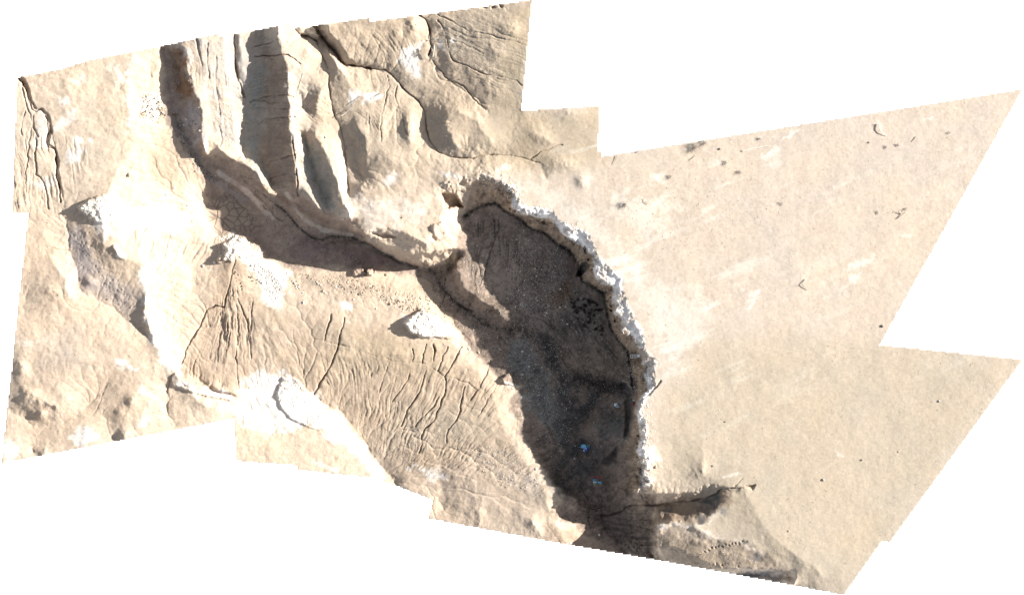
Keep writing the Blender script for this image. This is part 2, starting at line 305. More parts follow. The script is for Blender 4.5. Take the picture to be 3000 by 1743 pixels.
CRACKS = [  # (half width px, depth m, points)
 (9,.55,[(60,232),(74,250),(84,275),(92,300),(104,322),(122,322),(138,335),(146,360),(148,385)]),(7,.5,[(141,392),(143,425),(160,440),(170,475),(168,510),(176,550)]),(6,.4,[(96,340),(100,375),(110,400)]),
 (6,.55,[(686,101),(688,150),(692,210),(703,250),(714,285)]),(5,.2,[(633,165),(630,220),(640,300),(645,360)]),(5,.3,[(575,118),(582,150),(592,195)]),(5,.2,[(640,350),(650,400),(645,430)]),(4,.3,[(610,130),(606,170),(612,230)]),
 (3.5,.75,[(51,228),(65,245),(79,273),(84,296),(96,324),(104,328),(118,320),(130,332),(139,351),(141,387),(135,414),(141,434),(161,438),(167,473),(165,516),(173,544),(177,591)]),
 (2.6,.5,[(65,245),(67,269),(77,304),(92,351),(104,391),(106,426),(102,453),(105,489),(104,512),(118,520),(130,540),(137,571),(142,614)]),
 (2,.3,[(77,324),(67,351),(61,383),(65,395)]),(2,.25,[(94,375),(84,426),(80,465),(75,512),(77,563)]),(2,.2,[(41,520),(45,563),(53,610)]),
 (2.4,.5,[(745,138),(777,130),(816,115)]),(2.6,.6,[(745,168),(793,164),(836,160),(855,168),(880,188)]),(2.2,.4,[(734,301),(765,286),(836,278),(860,284)]),
 (2.4,.5,[(742,295),(777,297),(793,303),(840,299),(866,306),(890,316)]),(2.2,.4,[(742,315),(793,317),(844,319),(863,325)]),(2.2,.4,[(761,364),(777,352),(824,346),(852,344)]),
 (2,.35,[(793,472),(816,466),(871,450)]),(2,.3,[(769,529),(816,517),(844,509)]),(2,.3,[(799,242),(824,235),(848,233)]),
 (3,.5,[(857,396),(861,443),(869,482),(871,541),(871,576)]),
 (5,1.0,[(895,64),(925,84),(948,118),(965,135),(980,149),(1000,180),(1015,192),(1046,192),(1086,202)]),
 (3,.5,[(1086,202),(1125,204),(1156,228),(1188,267),(1223,294),(1243,326),(1250,373),(1258,412),(1282,444),(1321,461),(1372,465),(1419,457)]),
 (2.5,.35,[(1419,457),(1478,455),(1517,461),(1557,469),(1580,477)]),(2.2,.3,[(1553,464),(1577,450),(1608,438),(1632,427),(1648,427)]),
 (3.5,.8,[(862,84),(881,106),(905,108),(925,118)]),(3,.6,[(925,118),(942,165),(962,204),(964,255),(972,298),(980,342)]),(2,.3,[(980,342),(999,377),(1011,436),(1014,480),(1020,530),(1025,560)]),
 (2.4,.4,[(1282,61),(1302,90),(1309,114),(1313,139)]),(2.2,.35,[(1282,39),(1290,51),(1313,59),(1329,65),(1349,79),(1376,92),(1408,98),(1439,104),(1478,114)]),
 (2,.25,[(1309,106),(1329,122),(1357,128),(1384,141),(1416,161)]),(2.3,.4,[(1317,153),(1327,181),(1353,188),(1372,196),(1404,210),(1427,218),(1463,224),(1494,232),(1514,240),(1529,251)]),
 (2.5,.45,[(1266,177),(1286,202),(1302,224),(1329,240),(1357,251),(1376,275),(1400,302),(1423,322)]),(3.6,.9,[(1229,45),(1251,63),(1258,90),(1260,114),(1264,135),(1260,150),(1254,161)]),
 (2,.25,[(1133,224),(1141,251),(1129,291),(1117,334),(1115,377),(1115,416)]),(2,.25,[(1164,251),(1156,279),(1164,310),(1180,346),(1192,393)]),
 (2.8,.5,[(673,834),(665,865),(657,901),(633,893),(606,908),(590,948),(575,979),(551,1010),(531,1065)]),(2.2,.3,[(696,873),(708,908),(724,944),(732,991)]),(2.2,.3,[(740,873),(736,924),(732,991),(736,1050)]),
 (2,.25,[(690,760),(680,800),(673,834)]),(2.2,.3,[(690,880),(700,960),(690,1050),(700,1140)]),(2,.25,[(650,930),(640,1020),(632,1100)]),
 (3.4,.6,[(971,924),(959,959),(951,999)]),(3,.5,[(1010,930),(1000,975),(993,1009),(981,1044),(965,1080),(946,1111),(930,1138),(920,1154)]),
 (2.4,.4,[(1209,1021),(1213,1040),(1205,1064)]),(2.8,.45,[(1248,1009),(1240,1036),(1238,1064)]),(3.6,.7,[(1268,1009),(1275,1029),(1271,1056)]),(2.4,.35,[(1311,1017),(1299,1044),(1291,1068),(1283,1087)]),
 (3,.55,[(1353,1016),(1334,1052),(1314,1083),(1303,1104),(1307,1135),(1303,1154),(1287,1193),(1268,1233),(1244,1256),(1236,1276),(1236,1300),(1228,1327)]),
 (2.6,.45,[(1248,1087),(1240,1119),(1228,1150),(1209,1178),(1193,1201),(1185,1225),(1173,1248)]),(2.4,.4,[(1287,1162),(1268,1193),(1236,1225),(1217,1248)]),(2.8,.5,[(1360,1130),(1348,1201),(1338,1229),(1311,1260),(1307,1296)]),
 (1.8,.2,[(910,991),(950,1001),(993,1009),(1032,1017),(1099,1044),(1150,1056),(1201,1064),(1252,1064),(1300,1100),(1370,1120),(1410,1150)]),
 (2.4,.35,[(1436,1056),(1428,1095),(1404,1134),(1380,1170)]),(2,.25,[(1205,1064),(1195,1110),(1170,1150),(1150,1175)]),(2,.25,[(1140,1060),(1125,1100),(1110,1150)]),(2,.25,[(1460,1120),(1430,1170),(1400,1220)]),
 (2,.3,[(1447,639),(1451,690),(1440,730),(1428,765),(1420,808),(1404,836)]),(2,.25,[(1459,643),(1463,675),(1451,694)]),
 (2.2,.25,[(1679,1063),(1707,1056),(1726,1044)]),(2.2,.25,[(1750,1032),(1789,1012)]),(2,.2,[(1738,887),(1762,875)]),
 (3.4,.6,[(1763,1509),(1797,1506),(1824,1494),(1842,1482),(1860,1478),(1903,1478),(1927,1481),(1957,1472),(1993,1469),(2039,1466),(2069,1460),(2096,1448),(2114,1433)]),
 (2.4,.4,[(2114,1433),(2132,1430),(2160,1430),(2193,1424),(2211,1419)]),(2.4,.3,[(1748,1427),(1760,1457),(1763,1512),(1772,1548),(1788,1572)]),
 (2.6,.4,[(2050,1668),(2114,1668),(2175,1671),(2235,1674),(2317,1677)]),(2,.2,[(2175,1403),(2150,1424)]),(1.8,.2,[(2020,1430),(2004,1460)]),
 (2.4,.3,[(1700,1486),(1730,1488),(1748,1494)]),(3,.4,[(1724,1490),(1722,1515),(1728,1545)]),
 (2,.22,[(1480,1312),(1520,1300),(1555,1290)]),(2,.3,[(1495,1345),(1520,1325),(1550,1318)]),(3.4,.5,[(1340,885),(1362,900),(1385,912)]),
 (2,.25,[(1311,855),(1300,880),(1287,905)]),(2.6,.4,[(1880,1170),(1910,1150),(1935,1115)]),(1.8,.2,[(150,728),(200,735)]),
 (2,.2,[(487,1200),(490,1140),(505,1100)]),(2,.2,[(255,1230),(285,1200),(310,1130)]),(2.5,.3,[(757,560),(812,600)]),(2.4,.3,[(770,600),(800,630),(830,650)]),
]
MOUNDS = [  # polygon, height, edge softness px, ramp direction falls to the east (1) or none (0)
 ([(226,606),(262,583),(300,572),(335,585),(345,650),(300,655),(262,640)],1.0,4,1),
 ([(1182,948),(1200,928),(1235,905),(1290,925),(1350,975),(1340,992),(1230,985),(1205,975)],1.25,3.5,1),
 ([(650,712),(668,705),(690,688),(700,715),(692,745),(678,765),(655,762),(662,738)],1.2,3,1),
 ([(636,760),(650,750),(664,765),(640,772)],.8,2.5,0),
 ([(1470,1108),(1480,1097),(1495,1092),(1508,1110),(1505,1128),(1480,1125)],.9,3,1),
 ([(326,722),(335,716),(372,757),(366,764),(345,752)],.45,3,1),
 ([(500,1104),(515,1094),(560,1120),(610,1145),(683,1160),(680,1175),(600,1160),(540,1140),(505,1130)],.45,4,0),
 ([(826,1108),(860,1105),(915,1160),(985,1225),(940,1262),(890,1245),(845,1225),(820,1190),(812,1150)],.4,4,1),
 ([(1262,660),(1300,650),(1315,690),(1280,705)],.5,4,0),
 ([(1072,786),(1092,786),(1092,806),(1076,806)],1.1,2.5,0),([(1030,790),(1055,770),(1070,800),(1040,806)],.7,3,0),
]
BUMPS = [(1490,85,34,24,.45),(1455,150,30,20,.25),(1212,78,24,36,.6),(1165,95,20,30,.2),(1450,262,36,26,.25),(1200,372,20,44,.75),(1118,372,18,40,.3),(985,186,18,22,.5),(905,160,18,16,.3),
 (1140,470,40,20,.3),(1570,395,30,22,.3),(1600,410,22,16,.25),(1665,330,40,20,.25),(1640,480,50,22,.35),(1705,530,16,18,.4),(150,860,40,40,.3),(75,1165,26,24,.7),(118,1215,18,14,.5),(60,1080,20,34,.5),(130,1340,16,22,.5),
 (365,1275,14,22,.5),(385,1175,18,22,.4),(352,1200,14,14,.3),(265,825,18,14,.5),(300,1010,40,20,.15),(200,1030,60,30,.15),(560,1160,24,20,.25),(600,1180,20,16,.25),(865,760,26,12,.2),(2050,1588,30,12,.3),(2120,1622,40,14,.25),
 (1010,1045,60,14,.2),(1180,1040,70,14,.2),(1300,1075,60,16,.25),(940,770,10,8,.4)]
PITS = [  # polygon, depth, softness
 ([(1693,796),(1707,768),(1716,764),(1729,775),(1722,790),(1704,808),(1692,811)],2.2,2.5),
 ([(1706,728),(1713,722),(1721,730),(1717,741)],1.4,2),
 ([(1850,1101),(1865,1109),(1869,1132),(1862,1160),(1850,1128)],1.2,2.5),([(1818,1117),(1840,1126),(1856,1162),(1846,1168),(1822,1148)],.6,2.5),
 ([(1838,1168),(1856,1168),(1852,1223),(1844,1278),(1826,1290),(1834,1239),(1830,1180)],.9,3),([(1787,1333),(1810,1309),(1807,1341),(1783,1366),(1763,1356)],.8,4),
 ([(1294,568),(1314,566),(1333,568),(1345,586),(1358,606),(1330,607),(1302,611),(1300,590)],2.8,2.2),([(1090,683),(1130,684),(1160,696),(1120,700)],1.1,3),
 ([(1890,1440),(1912,1446),(1925,1450),(1922,1472),(1895,1470)],.9,4),([(2184,1424),(2210,1419),(2205,1436)],.6,2.5),
 ([(883,102),(905,106),(900,116),(880,112)],.9,2.5),([(1026,190),(1040,186),(1044,194),(1030,196)],.8,2),([(1068,196),(1084,194),(1088,202),(1072,204)],.8,2),
 ([(1404,20),(1426,18),(1424,25),(1406,25)],.7,2),([(1438,18),(1450,16),(1450,24),(1440,25)],.7,2),([(1462,18),(1472,16),(1470,23),(1463,24)],.7,2),
]
WARP1 = vnoise(0, 0, 26, 11, 3)*9
WX = GX + vnoise(0, 0, 18, 21, 3)*4.0
WY = GY + vnoise(0, 0, 18, 22, 3)*4.0

def rills(poly, soft, spacing, length, depth, seed, ang=None, center=None, thr=.16):
    """thin braided channels along a direction (or radiating from a centre) inside a polygon"""
    m = blob(poly, soft)
    bx = WX+vnoise(0, 0, 85, seed+20, 2)*16; by = WY+vnoise(0, 0, 85, seed+21, 2)*16
    if center is not None:
        dx, dy = bx-center[0], by-center[1]
        R = np.hypot(dx, dy); u = np.arctan2(dy, dx)*center[2]; v = R
    else:
        a = math.radians(ang); u = -bx*math.sin(a)+by*math.cos(a); v = bx*math.cos(a)+by*math.sin(a)
    nf = vnoise(0, 0, max(4.4, spacing*.5), seed+9, 1, .5, 1.0, length/spacing*.8, X=u, Y=v)
    n = vnoise(0, 0, spacing, seed, 2, .5, 1.0, length/spacing, X=u, Y=v)
    br = vnoise(0, 0, 60, seed+5, 2)
    return ((1-sstep(0.0, thr*1.3, np.abs(n)))+.35*(1-sstep(0.0, thr*1.4, np.abs(nf))))*m*depth*np.clip(.7+1.1*br, .12, 1.25), m

def run_off(z, mask):
    """rain drops run downhill and wash out small branching channels"""
    rd = np.random.RandomState(9); z = z.copy(); n = 110000
    sy, sx = np.gradient(blur(z, 8, 2), STEP/PPM); tilt = .25+.75*sstep(.03, .14, np.hypot(sx, sy))
    for rnd in range(4):
        zs = blur(z, 1, 1)+vnoise(0, 0, 9, 150+rnd, 1)*.010
        gy, gx = np.gradient(zs); gl = np.hypot(gx, gy)+1e-5; gx = (-gx/gl).astype(np.float32); gy = (-gy/gl).astype(np.float32)
        x = rd.uniform(2, NX-3, n).astype(np.float32); y = rd.uniform(2, NY-3, n).astype(np.float32); vx = np.zeros(n, np.float32); vy = vx.copy()
        acc = np.zeros(NX*NY)
        ox, oy = x.copy(), y.copy(); go = np.ones(n, bool)
        for st in range(130):
            if st % 8 == 0 and st:
                go = np.hypot(x-ox, y-oy) > 5.2; x, y, vx, vy = x[go], y[go], vx[go], vy[go]; ox, oy = x.copy(), y.copy()
            i = x.astype(np.int32); j = y.astype(np.int32); k = j*NX+i
            acc += np.bincount(k, minlength=NX*NY)
            vx = vx*.72+gx.ravel()[k]*.28; vy = vy*.72+gy.ravel()[k]*.28
            l = np.hypot(vx, vy)+1e-4; x = np.clip(x+vx/l, 1, NX-2); y = np.clip(y+vy/l, 1, NY-2)
        acc = acc.reshape(NY, NX); acc = np.minimum(acc, 600)
        d = np.log1p(acc/7.0); d = (d+blur(d, 1, 1))*.5; d -= blur(d, 9, 1)
        z -= np.clip(d, -.9, 2.2)*.0078*(1.25 if rnd else .8)*mask*tilt
    return z

def make_terrain():
    base = solve()
    base = blur(base, 1, 2)
    # wander the cliff lines with a domain warp
    amp = 1.0
    wx = vnoise(0, 0, 34, 31, 4, .6)*10; wy = vnoise(0, 0, 34, 32, 4, .6)*10
    near = 1-sstep(10, 50, np.minimum(dist_lines(RIM, 60, GX, GY), dist_lines(LIP, 60, GX, GY)))
    wx += vnoise(0, 0, 11, 33, 2, .7)*8*near; wy += vnoise(0, 0, 11, 34, 2, .7)*8*near
    for cx, cy, rr in ((1864, 1044, 34), (1858, 1180, 26)):      # keep the two ledges where they were traced
        k = 1-np.exp(-(((GX-cx)**2+(GY-cy)**2)/rr**2)**2); wx *= k; wy *= k
    fx = np.clip(GX/STEP+wx/STEP, 0, NX-1.001); fy = np.clip(GY/STEP+wy/STEP, 0, NY-1.001)
    i = fx.astype(int); j = fy.astype(int); a = fx-i; b = fy-j
    z = (base[j, i]*(1-a)+base[j, i+1]*a)*(1-b)+(base[j+1, i]*(1-a)+base[j+1, i+1]*a)*b
    gy, gx = np.gradient(z, STEP/PPM); slope = np.hypot(gx, gy)
    M = {}
    plat = inside([(1500,0),(3000,200),(3000,1743),(2340,1743),(2330,1690),(2200,1590),(2000,1535),(2110,1500),(2150,1440),(1920,1425)]+LIP[::-1]+[(1400,480)], GX, GY).astype(float)
    plat = blur(plat, 3, 2); M['plat'] = plat
    lipd = np.minimum(dist_lines(RIM, 60, WX, WY), dist_lines(LIP, 60, WX, WY))
    lip = inside(RIM+LIP[::-1], WX, WY).astype(float); lip = np.maximum(blur(lip, 1, 1), 1-sstep(2, 9, lipd)); lip = lip*sstep(1400, 1520, GX); M['lip'] = lip
    steep = sstep(.7, 1.6, slope)
    # general unevenness
    calm = 1-.75*blob([(1925,1440),(2060,1460),(2140,1430),(2150,1480),(2330,1670),(2300,1720),(1930,1640)], 14)
    z += vnoise(0, 0, 90, 41, 4, .6)*(.24-.15*plat)
    rough = np.clip(.35+.9*vnoise(0, 0, 70, 42, 3), .05, 1)
    z += vnoise(0, 0, 16, 43, 3, .6)*(.022+.03*rough)*(1-.72*plat)*calm
    z += vnoise(0, 0, 6, 44, 2, .6)*(.006+.012*rough)*(1-.35*plat)*calm
    z += vnoise(0, 0, 13, 45, 3, .7)*.17*lip
    z += vnoise(0, 0, 22, 46, 3, .6)*(.30-.22*sstep(1910, 1930, GX)*sstep(1430, 1450, GY))*steep + vnoise(0, 0, 7, 48, 2, .6)*.04*steep
    # wind streaks on the plateau (run ENE)
    a = math.radians(-24); u = -GX*math.sin(a)+GY*math.cos(a); v = GX*math.cos(a)+GY*math.sin(a)
    z += vnoise(0, 0, 22, 47, 3, .6, 1.0, 9.0, X=u, Y=v)*.03*plat
    for cx, cy, rx, ry, h in BUMPS:
        ww = window(cx, cy, cx, cy, max(rx, ry)*3); z[ww] += h*np.exp(-((WX[ww]-cx)/rx)**2-((WY[ww]-cy)/ry)**2)*(1+.3*vnoise(0, 0, 14, 55, 3, X=GX[ww], Y=GY[ww]))
    z = run_off(z, (1-.93*plat)*(1-.75*(1-calm))*(1-lip)*(1-.6*steep))
    for k, (poly, h, soft, ramp) in enumerate(MOUNDS):
        m = blob(poly, soft)
        xs = [p[0] for p in poly]
        f = np.clip(1-(GX-min(xs))/(max(xs)-min(xs))*.92, .05, 1) if ramp else 1.0
        z += h*m*f*(1+.35*vnoise(0, 0, 10, 60+k, 2))
    M['pit'] = np.zeros_like(z)
    for poly, d, soft in PITS:
        soft = soft*1.6; m = blob(poly, soft); z -= d*m*(.8 if d > 1.6 else .6); M['pit'] = np.maximum(M['pit'], m)
    # rill families
    R = [
     dict(poly=[(672,850),(705,840),(745,900),(745,1150),(650,1150),(535,1110),(600,950)],soft=14,spacing=7,length=150,depth=.17,seed=71,center=(690,640,330)),
     dict(poly=[(760,950),(1000,1000),(1290,1050),(1450,1120),(1500,1250),(1520,1360),(1440,1400),(1150,1390),(1000,1220),(900,1130),(780,1120)],soft=40,spacing=11,length=120,depth=.07,seed=72,center=(1080,1620,450)),
     dict(poly=[(1030,1230),(1200,1250),(1330,1290),(1400,1380),(1250,1400),(1150,1390)],soft=30,spacing=8,length=80,depth=.09,seed=73,center=(1060,1500,230)),
     dict(poly=[(740,200),(846,190),(850,330),(866,450),(872,560),(800,560),(735,470),(715,380)],soft=12,spacing=6,length=110,depth=.10,seed=74,ang=-7),
     dict(poly=[(750,80),(820,90),(830,180),(750,190)],soft=10,spacing=8,length=90,depth=.10,seed=75,ang=-22),
     dict(poly=[(1375,640),(1500,625),(1560,700),(1540,820),(1500,900),(1400,860),(1360,760)],soft=20,spacing=6,length=130,depth=.10,seed=76,ang=97),
     dict(poly=[(1700,1460),(1900,1440),(1915,1630),(1790,1570),(1700,1530)],soft=14,spacing=6,length=130,depth=.08,seed=77,ang=3),
     dict(poly=[(1300,60),(1540,60),(1540,250),(1400,300),(1300,210)],soft=30,spacing=13,length=160,depth=.09,seed=78,ang=22),
     dict(poly=[(885,400),(930,400),(975,520),(990,600),(930,590),(900,480)],soft=10,spacing=6,length=90,depth=.08,seed=79,ang=-4),
     dict(poly=[(40,400),(200,380),(260,460),(180,610),(40,610)],soft=30,spacing=15,length=180,depth=.09,seed=80,ang=82),
     dict(poly=[(1930,1560),(2060,1560),(2150,1640),(2050,1660),(1930,1630)],soft=14,spacing=7,length=110,depth=.05,seed=81,ang=-38),
     dict(poly=[(1480,1270),(1600,1270),(1640,1400),(1560,1470),(1400,1400),(1380,1300)],soft=24,spacing=12,length=110,depth=.09,seed=82,ang=-17),
     dict(poly=[(470,150),(560,130),(720,140),(710,300),(690,450),(600,380),(560,250)],soft=20,spacing=14,length=150,depth=.07,seed=83,ang=78),
     dict(poly=[(1255,330),(1310,310),(1330,430),(1270,430)],soft=8,spacing=6,length=70,depth=.07,seed=84,ang=0),
     dict(poly=[(1040,320),(1110,300),(1180,300),(1190,420),(1080,380)],soft=20,spacing=9,length=90,depth=.07,seed=85,center=(1080,260,150)),
     dict(poly=[(880,250),(960,240),(975,340),(930,370),(880,340)],soft=14,spacing=7,length=80,depth=.08,seed=86,ang=24),
     dict(poly=[(1560,900),(1760,900),(1820,1060),(1820,1110),(1650,1040)],soft=20,spacing=10,length=110,depth=.07,seed=87,ang=48),
     dict(poly=[(440,560),(600,640),(640,760),(560,900),(500,1050),(440,950),(430,750),(320,640)],soft=40,spacing=18,length=170,depth=.09,seed=88,ang=118),
     dict(poly=[(880,120),(1240,80),(1230,230),(1040,160)],soft=30,spacing=16,length=120,depth=.07,seed=89,ang=60),
    ]
    M['rill'] = np.zeros_like(z)
    for r in R:
        d, m = rills(**r); z -= d; M['rill'] = np.maximum(M['rill'], d/r['depth'])
    # cracks and gullies
    cw = np.clip(.75+.7*vnoise(0, 0, 30, 90, 2), .25, 1.4)
    M['crack'] = np.zeros_like(z)
    for w, dep, pts in CRACKS:
        D = dist_lines(pts, w*3+6, WX, WY)
        f = 1-sstep(w*.25, w*1.1+.5, D/np.clip(cw+.15, .35, 1.3)*1.35)
        z -= dep*f*cw*.75; M['crack'] = np.maximum(M['crack'], f*min(1, dep*1.6)*np.clip(cw, 0, 1))
    # dried mud polygons
    pan = blob([(625,585),(660,572),(705,588),(735,620),(770,660),(745,690),(715,680),(660,690),(625,672),(606,640),(606,600)], 8)
    rp = np.random.RandomState(5); best = np.full(z.shape, 1e6, np.float32); sec = best.copy()
    w = window(590, 560, 780, 700, 0)
    bx, by, sx = GX[w], GY[w], None
    b1 = np.full(bx.shape, 1e6); b2 = b1.copy()
    for _ in range(75):
        cx, cy = rp.uniform(595, 780), rp.uniform(560, 700)
        d = np.hypot(bx-cx, by-cy); b2 = np.where(d < b1, b1, np.minimum(b2, d)); b1 = np.minimum(b1, d)
    smooth_pan = blur(base, 6, 2); z[:] = z*(1-pan*.9)+smooth_pan*pan*.9
    e = np.zeros_like(z); e[w] = 1-sstep(.8, 2.8, b2-b1); z -= e*pan*.10; M['mud'] = e*pan; M['pan'] = pan
    # footprints and trampled ground
    prints = []
    def walk(pts, gap=9, side=2.0):
        for k in range(len(pts)-1):
            (x0, y0), (x1, y1) = pts[k], pts[k+1]; L = math.hypot(x1-x0, y1-y0); n = max(1, int(L/gap))
            for q in range(n):
                s = side*(1 if (q+k) % 2 else -1); t = (q+.5)/n
                prints.append((x0+(x1-x0)*t-(y1-y0)/L*s+rp.uniform(-1, 1), y0+(y1-y0)*t+(x1-x0)/L*s+rp.uniform(-1, 1), 3.0, .20))
    walk([(1851,1508),(1848,1530),(1849,1550),(1852,1566),(1868,1582),(1886,1600)])
    walk([(1797,1574),(1840,1592),(1885,1600)], 7, 4); walk([(1800,1578),(1830,1604),(1880,1610)], 8, 3)
    walk([(2060,1620),(2090,1602),(2150,1593),(2180,1585)], 9, 2.0)
    walk([(2060,1668),(2120,1658),(2085,1650)], 8, 3.5); walk([(2060,1672),(2300,1676)], 8, 3)
    walk([(1745,1340),(1740,1375),(1745,1395)], 9, 3); walk([(1690,1440),(1715,1460),(1730,1480)], 9, 4)
    for k in range(170):
        t = rp.rand(); x = 215+(400-215)*t+rp.normal(0, 22); y = 680+(930-680)*t+rp.normal(0, 24)
        prints.append((x, y, 2.4, .06))
    for k in range(170):
        t = rp.rand(); prints.append((960+330*t+rp.normal(0, 25), 815+75*t+rp.normal(0, 18), 2.2, .06))
    for k in range(120):
        prints.append((rp.uniform(1640, 1790), rp.uniform(1380, 1500), 2.6, .10))
    for k in range(60):
        prints.append((rp.uniform(2040, 2170), rp.uniform(1645, 1668), 2.2, .07))
    for x, y, r_, d_ in prints:
        ww = window(x, y, x, y, 8)
        an = rp.uniform(0, 3.14); dx = GX[ww]-x; dy = GY[ww]-y
        uu = dx*math.cos(an)+dy*math.sin(an); vv = -dx*math.sin(an)+dy*math.cos(an)
        z[ww] -= d_*np.exp(-((uu/(r_*1.3))**2+(vv/(r_*.8))**2)**1.5)
    return z, M

# ---- ground colours (linear albedo), soil tones, with shade darkened in at places -----------------------------------------
def make_colour(z, M):
    H = z.shape
    CX = GX+vnoise(0, 0, 70, 111, 4, .6)*30+vnoise(0, 0, 12, 113, 3, .7)*7; CY = GY+vnoise(0, 0, 70, 112, 4, .6)*26+vnoise(0, 0, 12, 114, 3, .7)*7
    def C(*c): return np.array(c, np.float32)
    col = np.empty(H+(3,), np.float32); col[:] = C(.47,.385,.295)
    n1 = vnoise(0, 0, 120, 101, 4, .6); n2 = vnoise(0, 0, 30, 102, 4, .6); n3 = vnoise(0, 0, 8, 103, 2); n5 = vnoise(0, 0, 4.6, 104, 1)
    def lay(c, m, jag=0.0):
        if jag: m = np.clip(m*(1+jag*n2*1.6)-jag*.25*(1-m), 0, 1)
        m = m[..., None]
        col[:] = col*(1-m)+C(*c)*m
    def P(c, poly, soft=20, s=1.0, jag=.5): lay(c, blob(poly, soft*1.2+2, CX, CY)*s, jag)
    CH = (.80,.775,.73)
    # east plateau
    lay((.475,.41,.352), M['plat'], 0)
    P((.40,.345,.277), [(2080,1000),(2560,1010),(3000,1040),(2620,1600),(2480,1743),(2300,1700),(2000,1540),(2100,1480),(1920,1380),(1950,1180)], 60, .9, .2)
    P((.43,.37,.30), [(2050,960),(2700,1000),(2500,1743),(2200,1743),(1900,1400)], 40, .5, .3)
    # north badlands
    P((.415,.345,.262), [(860,60),(1560,0),(1540,330),(1760,300),(1760,480),(1600,500),(1440,500),(1350,500),(1180,520),(1060,540),(1000,400),(880,300)], 30, .9, .2)
    P((.47,.38,.28), [(880,60),(1240,50),(1220,110),(1000,180),(940,120)], 20, .7)
    P((.38,.325,.25), [(1300,40),(1540,50),(1530,250),(1420,250),(1300,150)], 30, .6)
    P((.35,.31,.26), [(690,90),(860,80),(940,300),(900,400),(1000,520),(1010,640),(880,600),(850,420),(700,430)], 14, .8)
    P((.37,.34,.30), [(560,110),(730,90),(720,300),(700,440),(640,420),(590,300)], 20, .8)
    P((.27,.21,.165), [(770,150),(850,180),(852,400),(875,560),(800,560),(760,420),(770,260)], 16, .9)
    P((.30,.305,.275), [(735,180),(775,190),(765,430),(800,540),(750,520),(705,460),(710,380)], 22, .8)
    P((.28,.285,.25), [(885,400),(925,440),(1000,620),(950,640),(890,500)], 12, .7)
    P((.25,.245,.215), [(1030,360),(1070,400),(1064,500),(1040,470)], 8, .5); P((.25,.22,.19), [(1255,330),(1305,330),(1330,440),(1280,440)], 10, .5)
    # west
    P((.44,.355,.27), [(60,640),(300,600),(440,800),(430,960),(500,1100),(480,1200),(60,1330),(20,1200),(60,900)], 30, .8)
    P((.50,.415,.32), [(50,230),(380,150),(380,420),(340,520),(180,600),(40,610)], 30, .7)
    P((.40,.345,.27), [(230,300),(370,320),(400,450),(300,500),(240,440)], 30, .7)
    P((.385,.33,.285), [(185,660),(230,660),(300,790),(420,880),(430,970),(330,900),(230,860),(195,770)], 14, .9)
    P((.31,.275,.26), [(200,690),(225,690),(260,770),(300,840),(250,850),(210,780)], 14, .7)  # grey-mauve pair paints in the shade of the west-facing footprint hollow
    P((.55,.45,.335), [(385,150),(465,150),(490,350),(600,530),(600,640),(560,760),(520,1040),(440,980),(425,820),(320,700),(300,560),(385,440)], 20, .8)
    P((.43,.335,.245), [(455,380),(500,400),(560,480),(520,560),(450,530),(430,450)], 18, .8)
    P((.37,.29,.215), [(672,720),(705,740),(745,890),(750,1150),(640,1170),(530,1110),(600,920)], 16, .85)
    P((.37,.33,.285), [(120,980),(240,960),(250,1080),(120,1080)], 40, .6)
    # slope of rills
    P((.375,.30,.222), [(740,880),(960,940),(1240,1000),(1420,1080),(1460,1200),(1520,1340),(1460,1420),(1180,1400),(1010,1220),(920,1150),(780,1130)], 40, .9)
    P((.345,.285,.205), [(980,950),(1280,1000),(1320,1090),(1180,1120),(980,1080)], 30, .6)
    P((.42,.365,.285), [(1150,1180),(1450,1180),(1480,1280),(1250,1330),(1130,1280)], 40, .5)
    P((.46,.38,.30), [(1400,1300),(1600,1400),(1600,1520),(1300,1500),(1150,1420)], 40, .7)
    P((.50,.40,.305), [(780,1190),(1000,1280),(1100,1400),(860,1370),(700,1330),(700,1250)], 30, .7)
    P((.36,.29,.22), [(880,790),(1280,830),(1330,960),(1220,880),(1050,860),(900,850)], 16, .7)
    P((.27,.21,.16), [(1590,1530),(1640,1535),(1724,1572),(1791,1580),(1800,1650),(1640,1620),(1580,1590)], 12, .9)
    P((.33,.27,.21), [(1620,1410),(1690,1470),(1600,1505),(1570,1470)], 10, .5)
